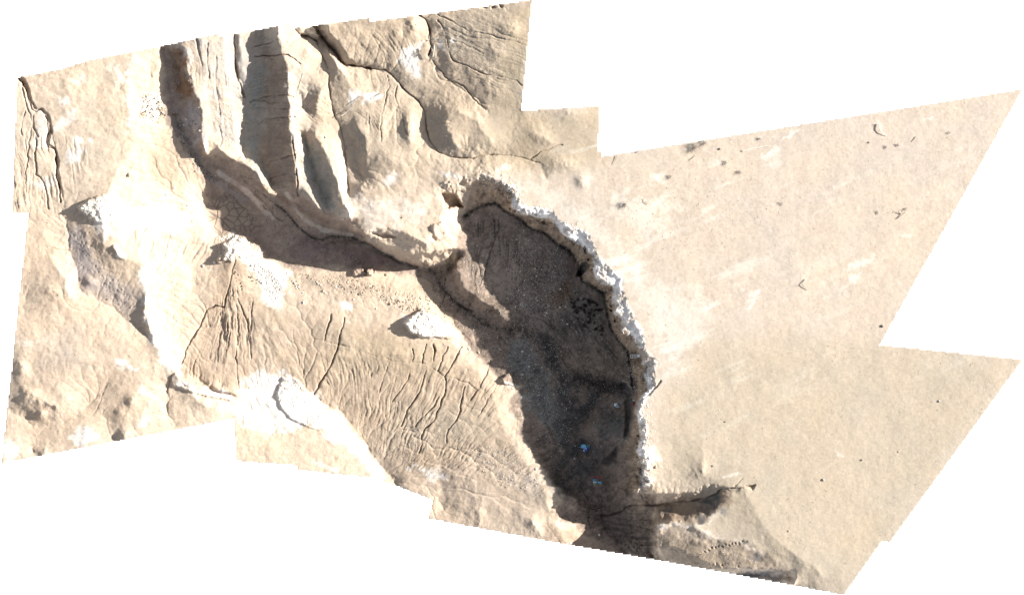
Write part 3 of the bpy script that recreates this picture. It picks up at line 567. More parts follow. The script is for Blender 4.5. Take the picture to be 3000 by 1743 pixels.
    # white gypsum / chalk
    for poly, soft, s in [
      ([(226,606),(262,583),(330,570),(350,600),(560,600),(590,640),(520,690),(400,680),(340,700),(300,690),(262,640)], 16, 1),
      ([(370,140),(385,140),(382,260),(392,360),(382,400),(372,300)], 8, .8),
      ([(405,290),(455,275),(480,300),(470,345),(430,365),(402,330)], 8, .8),
      ([(326,722),(335,716),(372,757),(366,764),(345,752)], 3, 1), ([(410,765),(445,780),(455,830),(430,870),(450,970),(480,1040),(520,1100),(500,1110),(440,1010),(420,900),(418,820)], 9, 1),
      ([(505,1098),(560,1120),(610,1145),(690,1160),(690,1180),(600,1165),(520,1120)], 6, .8),
      ([(700,712),(740,730),(790,760),(852,790),(855,850),(820,900),(795,915),(770,880),(745,800),(700,750)], 8, 1),
      ([(650,700),(690,670),(760,690),(790,740),(720,722),(680,760),(650,750)], 8, .75),
      ([(745,1080),(840,1075),(860,1110),(930,1170),(1000,1215),(1060,1280),(1120,1390),(1170,1430),(1110,1410),(1040,1330),(960,1300),(900,1250),(800,1260),(690,1250),(690,1180)], 16, .95),
      ([(1182,948),(1200,925),(1235,908),(1290,930),(1330,960),(1345,990),(1230,985),(1205,975)], 5, 1),
      ([(1000,890),(1030,878),(1045,905),(1010,910)], 4, .9), ([(1470,1108),(1480,1097),(1495,1092),(1508,1110),(1505,1128),(1480,1125)], 3, .9),
      ([(1165,155),(1195,135),(1240,120),(1228,165),(1240,210),(1238,240),(1212,235),(1190,205),(1160,180)], 7, 1),
      ([(1285,110),(1305,115),(1300,150),(1280,150)], 6, 1), ([(1332,98),(1345,98),(1345,114),(1334,112)], 3, 1),
      ([(1018,258),(1050,262),(1060,280),(1030,305),(1018,318),(1010,290)], 5, 1), ([(1065,275),(1090,272),(1112,285),(1108,305),(1070,300),(1058,292)], 5, 1),
      ([(1120,495),(1160,500),(1155,530),(1130,525)], 8, .9), ([(1285,510),(1340,500),(1350,515),(1300,518)], 4, .7), ([(1440,490),(1490,480),(1480,500),(1440,505)], 4, .7),
      ([(1010,600),(1100,575),(1240,590),(1270,620),(1250,655),(1180,672),(1070,680),(1015,640)], 22, .4),
      ([(985,420),(1010,560),(1010,640),(1120,620),(1100,560),(1040,540)], 16, .35),
      ([(1500,540),(1600,545),(1720,610),(1820,700),(1900,790),(1990,860),(2080,840),(2090,960),(2000,1060),(1950,1110),(1900,960),(1840,840),(1760,730),(1680,640),(1600,605)], 40, .42),
      ([(1800,560),(1900,560),(2000,620),(1900,700),(1820,650)], 40, .5), ([(2170,820),(2235,845),(2180,900)], 12, .4),
      ([(2480,815),(2530,790),(2500,830),(2485,832)], 5, .9), ([(2500,760),(2580,735),(2560,760),(2480,790)], 8, .8), ([(2230,408),(2360,380),(2355,392),(2290,408)], 4, .8), ([(2220,470),(2280,425),(2290,440),(2240,472)], 5, .8),
      ([(2700,350),(2770,340),(2720,360)], 4, .7), ([(2170,900),(2220,845),(2235,848),(2190,905)], 5, .7), ([(2640,690),(2690,685),(2680,700)], 3, .5), ([(1900,505),(1960,500),(1950,530),(1890,530)], 12, .5),
      ([(1870,1310),(1920,1300),(1940,1360),(1890,1380)], 9, .8), ([(2105,1390),(2170,1394),(2170,1398),(2110,1396)], 2, .8), ([(2430,1318),(2468,1345),(2445,1340)], 3, .7),
      ([(1925,1532),(2000,1534),(2080,1525),(2110,1510),(2000,1545),(1930,1545)], 4, .7),([(2036,1545),(2120,1582),(2200,1598),(2320,1676),(2190,1602),(2100,1590)], 5, .55),
      ([(340,1062),(412,1070),(408,1085),(345,1082)], 5, 1), ([(405,1140),(445,1155),(462,1175),(420,1165)], 5, 1), ([(60,1150),(110,1165),(150,1190),(110,1185)], 12, .6), ([(225,1245),(250,1235),(290,1270),(290,1295),(235,1310),(200,1285)], 8, 1),
      ([(420,1240),(450,1225),(440,1260),(410,1255)], 8, .8), ([(0,1300),(50,1290),(60,1360),(0,1360)], 12, .6), ([(60,980),(120,990),(110,1010),(60,1000)], 20, .5),
      ([(170,290),(205,280),(200,310),(175,310)], 8, .8), ([(150,350),(235,325),(240,345),(150,385)], 10, .8), ([(210,400),(245,395),(235,430),(205,430)], 6, .9), ([(265,400),(290,395),(280,420),(262,415)], 5, .8), ([(170,450),(250,430),(245,470),(175,490)], 10, .7), ([(210,220),(260,210),(255,260),(215,260)], 12, .7), ([(320,190),(350,180),(375,230),(340,240)], 10, .7), ([(95,300),(125,330),(130,420),(110,430),(98,350)], 8, .7), ([(80,530),(170,500),(165,530),(100,555)], 10, .7),
      ([(1180,1365),(1240,1360),(1300,1400),(1330,1430),(1270,1410),(1220,1380)], 8, .9), ([(915,1345),(960,1370),(1000,1395),(960,1390)], 5, .8), ([(600,250),(615,280),(605,340),(592,300)], 6, .5), ([(598,450),(600,420),(592,400),(606,400),(612,440),(608,460)], 3, .9), ([(545,140),(556,150),(564,200),(575,260),(590,300),(565,300),(560,235),(545,190),(538,160)], 4, .75),
      ([(836,200),(848,200),(856,230),(850,260),(846,230)], 3, .8), ([(846,300),(858,310),(858,345),(848,345)], 3, .8),
      ([(1560,1390),(1620,1430),(1560,1460),(1500,1400),(1480,1360)], 30, .25)]:
        mm = blob(poly, soft*1.6+5, CX, CY); brk = sstep(-.35, .35, n2*1.4+n3*.5+(mm-.5)*1.7)
        lay((.68,.65,.60), mm*brk*s*.9, 0)
    # inside the big cut: soil colour darkened further to carry the basin's cast shadow
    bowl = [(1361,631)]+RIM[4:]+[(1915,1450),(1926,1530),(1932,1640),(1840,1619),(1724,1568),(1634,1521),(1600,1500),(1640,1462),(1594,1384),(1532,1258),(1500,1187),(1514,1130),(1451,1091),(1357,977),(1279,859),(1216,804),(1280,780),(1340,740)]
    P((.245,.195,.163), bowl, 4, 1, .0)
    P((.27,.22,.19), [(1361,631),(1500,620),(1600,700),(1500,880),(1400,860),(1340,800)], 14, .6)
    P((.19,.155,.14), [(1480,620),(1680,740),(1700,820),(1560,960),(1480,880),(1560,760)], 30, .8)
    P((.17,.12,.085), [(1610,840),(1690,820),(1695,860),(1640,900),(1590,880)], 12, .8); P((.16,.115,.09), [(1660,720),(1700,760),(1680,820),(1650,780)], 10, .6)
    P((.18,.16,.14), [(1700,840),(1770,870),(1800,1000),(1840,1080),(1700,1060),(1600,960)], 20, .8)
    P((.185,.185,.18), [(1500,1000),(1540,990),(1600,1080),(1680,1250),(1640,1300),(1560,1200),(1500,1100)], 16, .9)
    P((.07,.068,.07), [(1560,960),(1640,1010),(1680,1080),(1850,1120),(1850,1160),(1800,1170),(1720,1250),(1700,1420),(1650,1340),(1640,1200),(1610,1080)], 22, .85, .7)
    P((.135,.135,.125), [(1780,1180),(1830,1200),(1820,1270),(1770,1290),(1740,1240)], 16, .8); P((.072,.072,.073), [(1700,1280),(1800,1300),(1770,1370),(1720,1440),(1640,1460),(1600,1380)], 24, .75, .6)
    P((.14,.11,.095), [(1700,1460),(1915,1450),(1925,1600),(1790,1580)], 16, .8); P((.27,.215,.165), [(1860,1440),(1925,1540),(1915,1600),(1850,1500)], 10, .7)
    wall = inside(RIM[3:]+[(1840,1440),(1830,1300)]+BASE[::-1], WX, WY).astype(float); lay((.34,.26,.195), blur(wall, 1, 1)*.85, .3)
    P((.28,.215,.17), [(1812,1290),(1840,1290),(1850,1400),(1845,1450),(1790,1460),(1790,1380)], 10, .7)
    P((.33,.265,.215), [(1290,780),(1330,810),(1380,900),(1350,890),(1300,840)], 8, .4)
    # channel from the north-west
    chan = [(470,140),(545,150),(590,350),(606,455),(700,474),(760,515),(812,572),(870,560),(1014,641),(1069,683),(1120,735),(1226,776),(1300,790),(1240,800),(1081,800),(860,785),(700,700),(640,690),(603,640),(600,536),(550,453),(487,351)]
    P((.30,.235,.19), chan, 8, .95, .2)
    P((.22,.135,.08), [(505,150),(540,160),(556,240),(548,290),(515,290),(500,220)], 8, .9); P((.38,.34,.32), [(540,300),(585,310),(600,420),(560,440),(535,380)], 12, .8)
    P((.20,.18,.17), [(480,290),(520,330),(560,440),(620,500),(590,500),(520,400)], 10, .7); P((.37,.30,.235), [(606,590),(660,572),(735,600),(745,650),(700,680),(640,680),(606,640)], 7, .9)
    P((.22,.165,.15), [(900,700),(1160,760),(1160,785),(900,770),(840,720)], 16, .8); P((.32,.25,.20), [(740,560),(850,620),(900,660),(840,660),(760,600)], 14, .7); P((.42,.37,.30), [(930,680),(1090,700),(1180,760),(1260,790),(1180,775),(1080,712),(980,692)], 5, .5)
    cm_ = blob(chan, 6)*(1-.85*M['pan']); col *= (1+cm_*(.28*vnoise(0, 0, 13, 135, 3, .7)+.25*vnoise(0, 0, 50, 136, 3, .6)))[..., None]
    # tributaries: blue-grey silt; shade of the bottom-edge strip darkened in
    P((.24,.185,.135), [(1925,1480),(2060,1470),(2120,1440),(2150,1470),(2060,1520),(1925,1530)], 8, .8, .2)
    P((.075,.08,.08), [(2060,1468),(2110,1440),(2105,1480),(2090,1500),(2040,1478)], 6, .8); P((.09,.09,.09), [(2030,1490),(2080,1500),(2060,1530),(2035,1520)], 6, .8); P((.10,.10,.10), [(1945,1490),(1980,1490),(1975,1510),(1945,1505)], 6, .6); P((.2,.2,.2), [(2100,1490),(2140,1490),(2130,1515)], 5, .7)
    P((.30,.245,.185), [(1935,1560),(2120,1580),(2240,1620),(2300,1670),(2080,1668),(1935,1640)], 14, .8, .2); P((.11,.11,.115), [(2180,1610),(2230,1620),(2250,1640),(2200,1640)], 8, .7); P((.08,.08,.085), [(2100,1672),(2320,1676),(2300,1712),(2200,1700)], 5, .8)
    P((.12,.11,.105), [(2180,1582),(2215,1590),(2210,1596),(2180,1592)], 3, .6)
    # lip of the cliff: pale crumbly gypsum, thin white edge
    lay((.78,.765,.74), M['lip']*np.clip(.75+.8*n2+.5*n3, .1, 1), .35)
    lay((.70,.66,.60), M['lip']*(GX <= 1480)*.5, .3)
    def stripe(c, pts, w, s):
        D = dist_lines(pts, w*2+6, WX, WY); lay(c, (1-sstep(w*.5, w*1.4, D))*s*np.clip(.8+.9*n2, 0, 1), 0)
    stripe((.56,.48,.41), [(640,505),(696,543),(736,571),(775,614),(798,637)], 8, .85); stripe((.54,.47,.39), [(838,567),(873,618),(893,645),(944,673),(1030,688)], 6, .85); stripe((.17,.12,.095), [(735,560),(780,600),(800,625)], 3, .7); stripe((.19,.13,.10), [(760,540),(800,570),(860,600),(900,625),(960,650)], 8, .6); stripe((.30,.29,.28), [(610,520),(640,540),(680,560),(720,590)], 9, .5)
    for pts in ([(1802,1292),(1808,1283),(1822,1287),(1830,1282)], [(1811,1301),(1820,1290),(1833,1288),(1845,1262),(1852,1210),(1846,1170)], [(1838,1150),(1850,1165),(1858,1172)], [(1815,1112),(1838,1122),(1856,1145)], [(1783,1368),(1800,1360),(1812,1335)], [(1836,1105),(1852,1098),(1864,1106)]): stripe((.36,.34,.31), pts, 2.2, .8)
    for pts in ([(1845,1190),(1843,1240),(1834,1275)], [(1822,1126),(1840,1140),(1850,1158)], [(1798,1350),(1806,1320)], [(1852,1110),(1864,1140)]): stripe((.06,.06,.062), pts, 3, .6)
    for pts in ([(1745,1020),(1800,1090),(1840,1110)], [(1600,1000),(1680,1060),(1760,1090)], [(1560,930),(1600,940),(1650,985),(1700,1040)], [(1700,930),(1760,1010),(1810,1050)], [(1600,1240),(1640,1330),(1690,1400),(1700,1440)]): stripe((.10,.085,.075), pts, 4, .55)  # dark lines paint the ledge shade in the dig and the bowl
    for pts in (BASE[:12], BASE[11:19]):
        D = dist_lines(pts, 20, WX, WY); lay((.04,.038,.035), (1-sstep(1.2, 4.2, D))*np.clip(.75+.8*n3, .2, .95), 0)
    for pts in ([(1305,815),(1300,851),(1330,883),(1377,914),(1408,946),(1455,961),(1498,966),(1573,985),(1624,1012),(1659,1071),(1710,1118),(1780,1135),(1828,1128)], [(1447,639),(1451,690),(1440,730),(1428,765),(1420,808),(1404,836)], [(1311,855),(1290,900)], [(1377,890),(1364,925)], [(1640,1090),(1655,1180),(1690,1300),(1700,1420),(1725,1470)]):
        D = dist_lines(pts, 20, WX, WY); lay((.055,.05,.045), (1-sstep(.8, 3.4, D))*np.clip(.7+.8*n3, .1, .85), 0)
    # dark seep and brush lines along the foot of the wall
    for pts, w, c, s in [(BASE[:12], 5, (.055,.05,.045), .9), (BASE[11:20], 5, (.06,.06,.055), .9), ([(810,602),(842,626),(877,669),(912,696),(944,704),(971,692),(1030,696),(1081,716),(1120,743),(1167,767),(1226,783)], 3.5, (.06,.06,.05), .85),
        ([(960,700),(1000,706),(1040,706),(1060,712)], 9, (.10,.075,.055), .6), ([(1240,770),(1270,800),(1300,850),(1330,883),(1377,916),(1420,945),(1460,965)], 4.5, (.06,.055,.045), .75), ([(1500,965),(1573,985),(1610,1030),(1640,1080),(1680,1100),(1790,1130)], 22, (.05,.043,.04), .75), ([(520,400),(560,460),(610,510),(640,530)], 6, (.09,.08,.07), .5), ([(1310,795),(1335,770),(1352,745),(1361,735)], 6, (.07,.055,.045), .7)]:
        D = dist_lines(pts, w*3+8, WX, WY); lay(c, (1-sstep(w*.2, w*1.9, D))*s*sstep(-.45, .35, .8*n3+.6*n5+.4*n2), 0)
    lay((.06,.06,.062), M['pit']*((GX > 1680) & (GX < 1880) & (GY < 1400))*np.where(GY < 900, .95, .62)*np.clip(1+.6*n2, 0, 1), 0); lay((.26,.20,.15), M['pit']*((GX < 1680) | (GX > 1880))*.5, 0)  # recess shade darkened into the pits; dug faces also dark clay
    lay((.17,.125,.09), M['crack']*.75, 0); lay((.13,.11,.09), M['mud']*.6, 0)
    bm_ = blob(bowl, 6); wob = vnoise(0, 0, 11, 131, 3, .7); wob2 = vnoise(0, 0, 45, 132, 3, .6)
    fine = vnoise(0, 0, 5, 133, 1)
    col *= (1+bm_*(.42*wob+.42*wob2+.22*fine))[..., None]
    k = (M['rill']*(.16+.5*bm_))[..., None]; col[:] = col*(1-k)+(C(.24,.19,.14)*(1-bm_[..., None])+C(.06,.05,.045)*bm_[..., None])*k  # rill shade darkened into the colour, stronger in the bowl
    col *= 1+((1-M['plat'])*(1-bm_))[..., None]*C(.06,.055,.10)
    # mottling of the soil
    a = math.radians(-24); u = -GX*math.sin(a)+GY*math.cos(a); vv = GX*math.cos(a)+GY*math.sin(a)
    st = vnoise(0, 0, 34, 121, 4, .6, 1.0, 5.0, X=u, Y=vv)
    col[:] = col+(np.array([.80,.84,.80], np.float32)-col)*(sstep(.18, .62, st)*M['plat']*(.25+.75*sstep(2500, 1700, GX))*.34*sstep(1500, 900, GY)*sstep(1500, 1800, GX))[..., None] if True else col
    v = 1+.07*n1*(1-.5*M['plat'])+.09*n2*(1-.5*M['plat'])+.05*n3+.05*n5
    col *= v[..., None]
    warm = (n1*.035)[..., None]*C(1,0,-1.4); col *= (1+warm)
    M['grain'] = np.clip(1-.35*M['plat']-.7*M['pan']+.6*M['lip'], .15, 1.3)
    return np.clip(col, .02, .86)
# ---- build the ground -------------------------------------------------------------------------------------
Zh, MK = make_terrain()
COL = make_colour(Zh, MK)

def wx(px): return (px-1500.0)/PPM
def wy(py): return (871.5-py)/PPM
def hz(px, py):
    x = min(max(px/STEP, 0), NX-1.001); y = min(max(py/STEP, 0), NY-1.001)
    i, j = int(x), int(y); a, b = x-i, y-j
    return float((Zh[j, i]*(1-a)+Zh[j, i+1]*a)*(1-b)+(Zh[j+1, i]*(1-a)+Zh[j+1, i+1]*a)*b)

def build_ground():
    qy, qx = np.meshgrid(np.arange(NY-1), np.arange(NX-1), indexing='ij')
    cx = (qx//2*2+1)*STEP; cy = (qy//2*2+1)*STEP
    keep = np.zeros(qx.shape, bool)
    n = len(OUT)
    for k in range(n):
        (x0, y0), (x1, y1) = OUT[k], OUT[(k+1) % n]
        if y0 == y1: continue
        keep ^= ((y0 > cy) != (y1 > cy)) & (cx < (x1-x0)*(cy-y0)/(y1-y0)+x0)
    idx = np.arange(NX*NY).reshape(NY, NX)
    a = idx[:-1, :-1][keep]; b = idx[:-1, 1:][keep]; c = idx[1:, 1:][keep]; d = idx[1:, :-1][keep]
    faces = [np.stack([d, c, b, a], 1)]
    V = np.stack([(GX-1500)/PPM, (871.5-GY)/PPM, Zh], -1).reshape(-1, 3)
    kp = np.pad(keep, 1)
    bot = NX*NY
    Vb = V.copy(); Vb[:, 2] = -17.0
    for (dj, di, e0, e1) in ((-1, 0, (0, 0), (0, 1)), (1, 0, (1, 1), (1, 0)), (0, -1, (1, 0), (0, 0)), (0, 1, (0, 1), (1, 1))):
        m = keep & ~kp[1+dj:NY+dj, 1+di:NX+di]
        j, i = np.nonzero(m)
        p = idx[j+e0[0], i+e0[1]]; q = idx[j+e1[0], i+e1[1]]
        faces.append(np.stack([p, q, q+bot, p+bot], 1))
    faces.append(np.stack([a+bot, b+bot, c+bot, d+bot], 1)[:0])
    F = np.concatenate(faces)
    VV = np.concatenate([V, Vb])
    used, inv = np.unique(F, return_inverse=True); F = inv.reshape(F.shape); VV = VV[used]
    me = bpy.data.meshes.new('ground')
    me.vertices.add(len(VV)); me.vertices.foreach_set('co', VV.astype(np.float32).ravel())
    me.loops.add(F.size); me.loops.foreach_set('vertex_index', F.astype(np.int32).ravel())
    me.polygons.add(len(F)); me.polygons.foreach_set('loop_start', np.arange(0, F.size, 4, dtype=np.int32))
    me.polygons.foreach_set('loop_total', np.full(len(F), 4, np.int32))
    me.update(calc_edges=True)
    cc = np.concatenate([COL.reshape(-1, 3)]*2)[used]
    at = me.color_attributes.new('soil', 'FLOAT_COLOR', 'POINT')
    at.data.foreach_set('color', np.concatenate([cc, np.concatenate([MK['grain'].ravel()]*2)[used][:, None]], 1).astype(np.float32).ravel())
    me.polygons.foreach_set('use_smooth', np.ones(len(F), bool))
    o = bpy.data.objects.new('ground', me); scene.collection.objects.link(o); o['kind'] = 'structure'
    return o

def nodes(m):
    m.use_nodes = True; t = m.node_tree; b = t.nodes['Principled BSDF']; return t, b

def soil_material():
    m = bpy.data.materials.new('soil'); t, b = nodes(m); N = t.nodes.new; K = t.links.new
    b.inputs['Roughness'].default_value = .95
    b.inputs['Specular IOR Level'].default_value = .12
    at = N('ShaderNodeAttribute'); at.attribute_name = 'soil'
    tc = N('ShaderNodeTexCoord')
    n1 = N('ShaderNodeTexNoise'); n1.inputs['Scale'].default_value = 2.2; n1.inputs['Detail'].default_value = 9; n1.inputs['Roughness'].default_value = .72
    n2 = N('ShaderNodeTexNoise'); n2.inputs['Scale'].default_value = 14; n2.inputs['Detail'].default_value = 4; n2.inputs['Roughness'].default_value = .7
    K(tc.outputs['Object'], n1.inputs['Vector']); K(tc.outputs['Object'], n2.inputs['Vector'])
    r1 = N('ShaderNodeMapRange'); r1.inputs[1].default_value = .25; r1.inputs[2].default_value = .75; r1.inputs[3].default_value = .84; r1.inputs[4].default_value = 1.16
    r2 = N('ShaderNodeMapRange'); r2.inputs[1].default_value = .2; r2.inputs[2].default_value = .8; r2.inputs[3].default_value = .84; r2.inputs[4].default_value = 1.16
    K(n1.outputs[0], r1.inputs[0]); K(n2.outputs[0], r2.inputs[0])
    for rr_ in (r1, r2):
        lo = N('ShaderNodeMath'); lo.operation = 'MULTIPLY_ADD'; lo.inputs[1].default_value = -.17; lo.inputs[2].default_value = 1.0; K(at.outputs['Alpha'], lo.inputs[0]); K(lo.outputs[0], rr_.inputs[3])
        hi = N('ShaderNodeMath'); hi.operation = 'MULTIPLY_ADD'; hi.inputs[1].default_value = .17; hi.inputs[2].default_value = 1.0; K(at.outputs['Alpha'], hi.inputs[0]); K(hi.outputs[0], rr_.inputs[4])
    mu = N('ShaderNodeMath'); mu.operation = 'MULTIPLY'; K(r1.outputs[0], mu.inputs[0]); K(r2.outputs[0], mu.inputs[1])
    vm = N('ShaderNodeVectorMath'); vm.operation = 'SCALE'; K(at.outputs['Color'], vm.inputs[0]); K(mu.outputs[0], vm.inputs['Scale'])
    # scattered pale grit
    vo = N('ShaderNodeTexVoronoi'); vo.inputs['Scale'].default_value = 5.0; K(tc.outputs['Object'], vo.inputs['Vector'])
    lt = N('ShaderNodeMath'); lt.operation = 'LESS_THAN'; lt.inputs[1].default_value = .13; K(vo.outputs['Distance'], lt.inputs[0])
    sx = N('ShaderNodeSeparateColor'); K(vo.outputs['Color'], sx.inputs[0])
    gt = N('ShaderNodeMath'); gt.operation = 'GREATER_THAN'; gt.inputs[1].default_value = .80; K(sx.outputs[0], gt.inputs[0])
    an = N('ShaderNodeMath'); an.operation = 'MULTIPLY'; K(lt.outputs[0], an.inputs[0]); K(gt.outputs[0], an.inputs[1])
    gs = N('ShaderNodeMath'); gs.operation = 'MULTIPLY'; gs.inputs[1].default_value = .7; K(an.outputs[0], gs.inputs[0])
    mc = N('ShaderNodeMixRGB'); K(gs.outputs[0], mc.inputs[0]); K(vm.outputs[0], mc.inputs[1]); mc.inputs[2].default_value = (.56, .53, .49, 1)
    K(mc.outputs[0], b.inputs['Base Color'])
    ad = N('ShaderNodeMath'); ad.operation = 'MULTIPLY_ADD'; ad.inputs[1].default_value = .35; K(n2.outputs[0], ad.inputs[0]); K(n1.outputs[0], ad.inputs[2])
    bu = N('ShaderNodeBump'); bs = N('ShaderNodeMath'); bs.operation = 'MULTIPLY'; bs.inputs[1].default_value = .8; K(at.outputs['Alpha'], bs.inputs[0]); K(bs.outputs[0], bu.inputs['Strength']); bu.inputs['Distance'].default_value = .09
    K(ad.outputs[0], bu.inputs['Height']); K(bu.outputs[0], b.inputs['Normal'])
    return m
ground = build_ground()
ground.data.materials.append(soil_material())

# ---- things ------------------------------------------------------------------------------------------------
random.seed(3)
def mat(name, col, rough=.8, metal=0.0, var=.15, scale=9.0, bump=.3, spec=.3):
    m = bpy.data.materials.new(name); t, b = nodes(m); N = t.nodes.new; K = t.links.new
    b.inputs['Roughness'].default_value = rough; b.inputs['Metallic'].default_value = metal; b.inputs['Specular IOR Level'].default_value = spec
    tc = N('ShaderNodeTexCoord'); n = N('ShaderNodeTexNoise'); n.inputs['Scale'].default_value = scale; n.inputs['Detail'].default_value = 5
    K(tc.outputs['Object'], n.inputs['Vector'])
    r = N('ShaderNodeMapRange'); r.inputs[1].default_value = .25; r.inputs[2].default_value = .75; r.inputs[3].default_value = 1-var; r.inputs[4].default_value = 1+var
    K(n.outputs[0], r.inputs[0])
    c = N('ShaderNodeVectorMath'); c.operation = 'SCALE'; c.inputs[0].default_value = col; K(r.outputs[0], c.inputs['Scale']); K(c.outputs[0], b.inputs['Base Color'])
    if bump:
        bu = N('ShaderNodeBump'); bu.inputs['Strength'].default_value = bump; bu.inputs['Distance'].default_value = .04
        K(n.outputs[0], bu.inputs['Height']); K(bu.outputs[0], b.inputs['Normal'])
    return m
def attr_mat(name):
    m = bpy.data.materials.new(name); t, b = nodes(m); N = t.nodes.new
    b.inputs['Roughness'].default_value = .95; b.inputs['Specular IOR Level'].default_value = .1
    a = N('ShaderNodeAttribute'); a.attribute_name = 'tint'; t.links.new(a.outputs['Color'], b.inputs['Base Color'])
    return m
MT = dict(chalk=mat('chalk_rock', (.72,.69,.64), .95, var=.2, scale=5, bump=.8), tan=mat('tan_rock', (.42,.34,.26), .95, var=.2, scale=5, bump=.8),
 brown=mat('brown_rock', (.22,.13,.07), .95, var=.25, scale=5, bump=.8), grey=mat('grey_rock', (.30,.30,.30), .95, var=.2, scale=5, bump=.8), dark=mat('dark_rock', (.10,.09,.08), .95, var=.2, scale=5, bump=.8),
 wood=mat('bleached_wood', (.62,.58,.53), .9, var=.2, scale=14), wooddark=mat('weathered_wood', (.26,.23,.20), .9, var=.25, scale=14), plank=mat('orange_brown_wood', (.42,.26,.15), .85, var=.2),
 twig=mat('grey_twigs', (.30,.285,.27), .95, var=.25, scale=20, bump=0), brush=mat('dark_brush', (.055,.055,.04), .95, var=.3, scale=6, bump=0),
 alu=mat('aluminium', (.93,.96,.98), .5, 0, .05, 6, .05), cap=mat('ladder_cap_plastic', (.85,.95,1.0), .5, 0, .05, 6, .05),
 padblue=mat('bright_blue_nylon', (.07,.52,.97), .6, 0, .06, 6, .1), padmark=mat('pale_blue_print', (.75,.95,1.0), .6, 0, .05, 6, 0),
 navy=mat('navy_nylon', (.05,.12,.55), .7, 0, .25, 9, .5), white=mat('white_fabric', (.92,.95,1.0), .8, 0, .1, 7, .4), green=mat('green_canvas', (.16,.28,.17), .85, 0, .3, 9, .6),
 cyan=mat('cyan_nylon', (.16,.62,.97), .6, 0, .15, 7, .4), box=mat('pale_blue_plastic', (.62,.82,1.0), .45, 0, .08, 5, .1), lime=mat('lime_canvas', (.50,.62,.22), .8, 0, .25, 9, .5),
 bucket=mat('grey_beige_plastic', (.45,.43,.38), .6, 0, .1, 6, .1), black=mat('black_fabric', (.02,.02,.022), .8, 0, .2, 9, .4), red=mat('red_paint', (.75,.03,.10), .5, 0, .15, 6, .1),
 orange=mat('orange_webbing', (.75,.38,.16), .7, 0, .15, 9, .1), tarp=mat('pale_blue_fabric', (.78,.93,1.0), .7, 0, .07, 3, .5), tarpdark=mat('blue_fabric', (.06,.25,.55), .7, 0, .1, 6, .2),
 tealgreen=mat('green_fabric', (.06,.50,.32), .7, 0, .1, 6, .2), teal=mat('teal_plastic', (.25,.62,.62), .4, 0, .1, 6, .1))
ATM = attr_mat('tinted_grains')

def mobj(name, verts, faces, m, parent=None, smooth=False):
    me = bpy.data.meshes.new(name); me.from_pydata([tuple(v) for v in verts], [], faces); me.update()
    if smooth: me.polygons.foreach_set('use_smooth', [True]*len(me.polygons))
    me.materials.append(m)
    o = bpy.data.objects.new(name, me); scene.collection.objects.link(o)
    if parent: o.parent = parent
    return o
def bobj(name, bm, m, parent=None, smooth=False):
    me = bpy.data.meshes.new(name); bm.to_mesh(me); bm.free()
    if smooth: me.polygons.foreach_set('use_smooth', [True]*len(me.polygons))
    me.materials.append(m); o = bpy.data.objects.new(name, me); scene.collection.objects.link(o)
    if parent: o.parent = parent
    return o
def tag(o, label, cat, group=None):
    o['label'] = label; o['category'] = cat
    if group: o['group'] = group
    return o
def empty(name, px, py, dz=0.0, rz=0.0, label='', cat='', group=None, z=None):
    o = bpy.data.objects.new(name, None); o.empty_display_size = .2; scene.collection.objects.link(o)
    o.location = (wx(px), wy(py), (hz(px, py) if z is None else z)+dz); o.rotation_euler = (0, 0, rz)
    return tag(o, label, cat, group)
def rock_bm(r, seed, sx=1, sy=1, sz=.7, sub=3):
    rr = random.Random(seed); bm = bmesh.new(); bmesh.ops.create_icosphere(bm, subdivisions=sub, radius=r)
    planes = [(Vector((rr.gauss(0,1), rr.gauss(0,1), rr.gauss(0,.8))).normalized(), r*rr.uniform(.62,.9)) for _ in range(9)]
    for v in bm.verts:
        for n, d in planes:
            e = v.co.dot(n)-d
            if e > 0: v.co -= n*e*.9
        v.co *= 1+rr.uniform(-.035,.035); v.co.x *= sx; v.co.y *= sy; v.co.z *= sz
    return bm
def tube_bm(bm, pts, r0, r1, seg=6):
    rings = []
    n = len(pts)
    for i, p in enumerate(pts):
        p = Vector(p); a = Vector(pts[max(0, i-1)]); b = Vector(pts[min(n-1, i+1)]); d = (b-a).normalized()
        u = d.cross(Vector((0, 0, 1)))
        if u.length < 1e-3: u = Vector((1, 0, 0))
        u.normalize(); w = d.cross(u); r = r0+(r1-r0)*i/(n-1)
        rings.append([bm.verts.new(p+(u*math.cos(2*math.pi*k/seg)+w*math.sin(2*math.pi*k/seg))*r) for k in range(seg)])
    for a, b in zip(rings[:-1], rings[1:]):
        for k in range(seg): bm.faces.new((a[k], a[(k+1) % seg], b[(k+1) % seg], b[k]))
    bm.faces.new(rings[0][::-1]); bm.faces.new(rings[-1])
def box_bm(bm, c, s, M=None):
    r = bmesh.ops.create_cube(bm, size=1.0); vs = r['verts']
    for v in vs:
        v.co = Vector((v.co.x*s[0], v.co.y*s[1], v.co.z*s[2]))+Vector(c)
        if M: v.co = M @ v.co
    return vs
def bag_bm(sx, sy, sz, seed, puff=.5):
    """soft bag: rounded box with sagging, creased faces"""
    rr = random.Random(seed); bm = bmesh.new(); bmesh.ops.create_cube(bm, size=2.0)
    bmesh.ops.subdivide_edges(bm, edges=bm.edges[:], cuts=5, use_grid_fill=True)
    for v in bm.verts:
        c = v.co.copy(); s = c.normalized()*1.25; c = c.lerp(s, puff)
        w = 1+.06*math.sin(c.x*5+seed)+.05*math.sin(c.y*7+seed*2)+rr.uniform(-.03,.03)
        v.co = Vector((c.x*sx/2*w, c.y*sy/2*w, max(c.z, -.9)*sz/2*w+sz/2))
    return bm

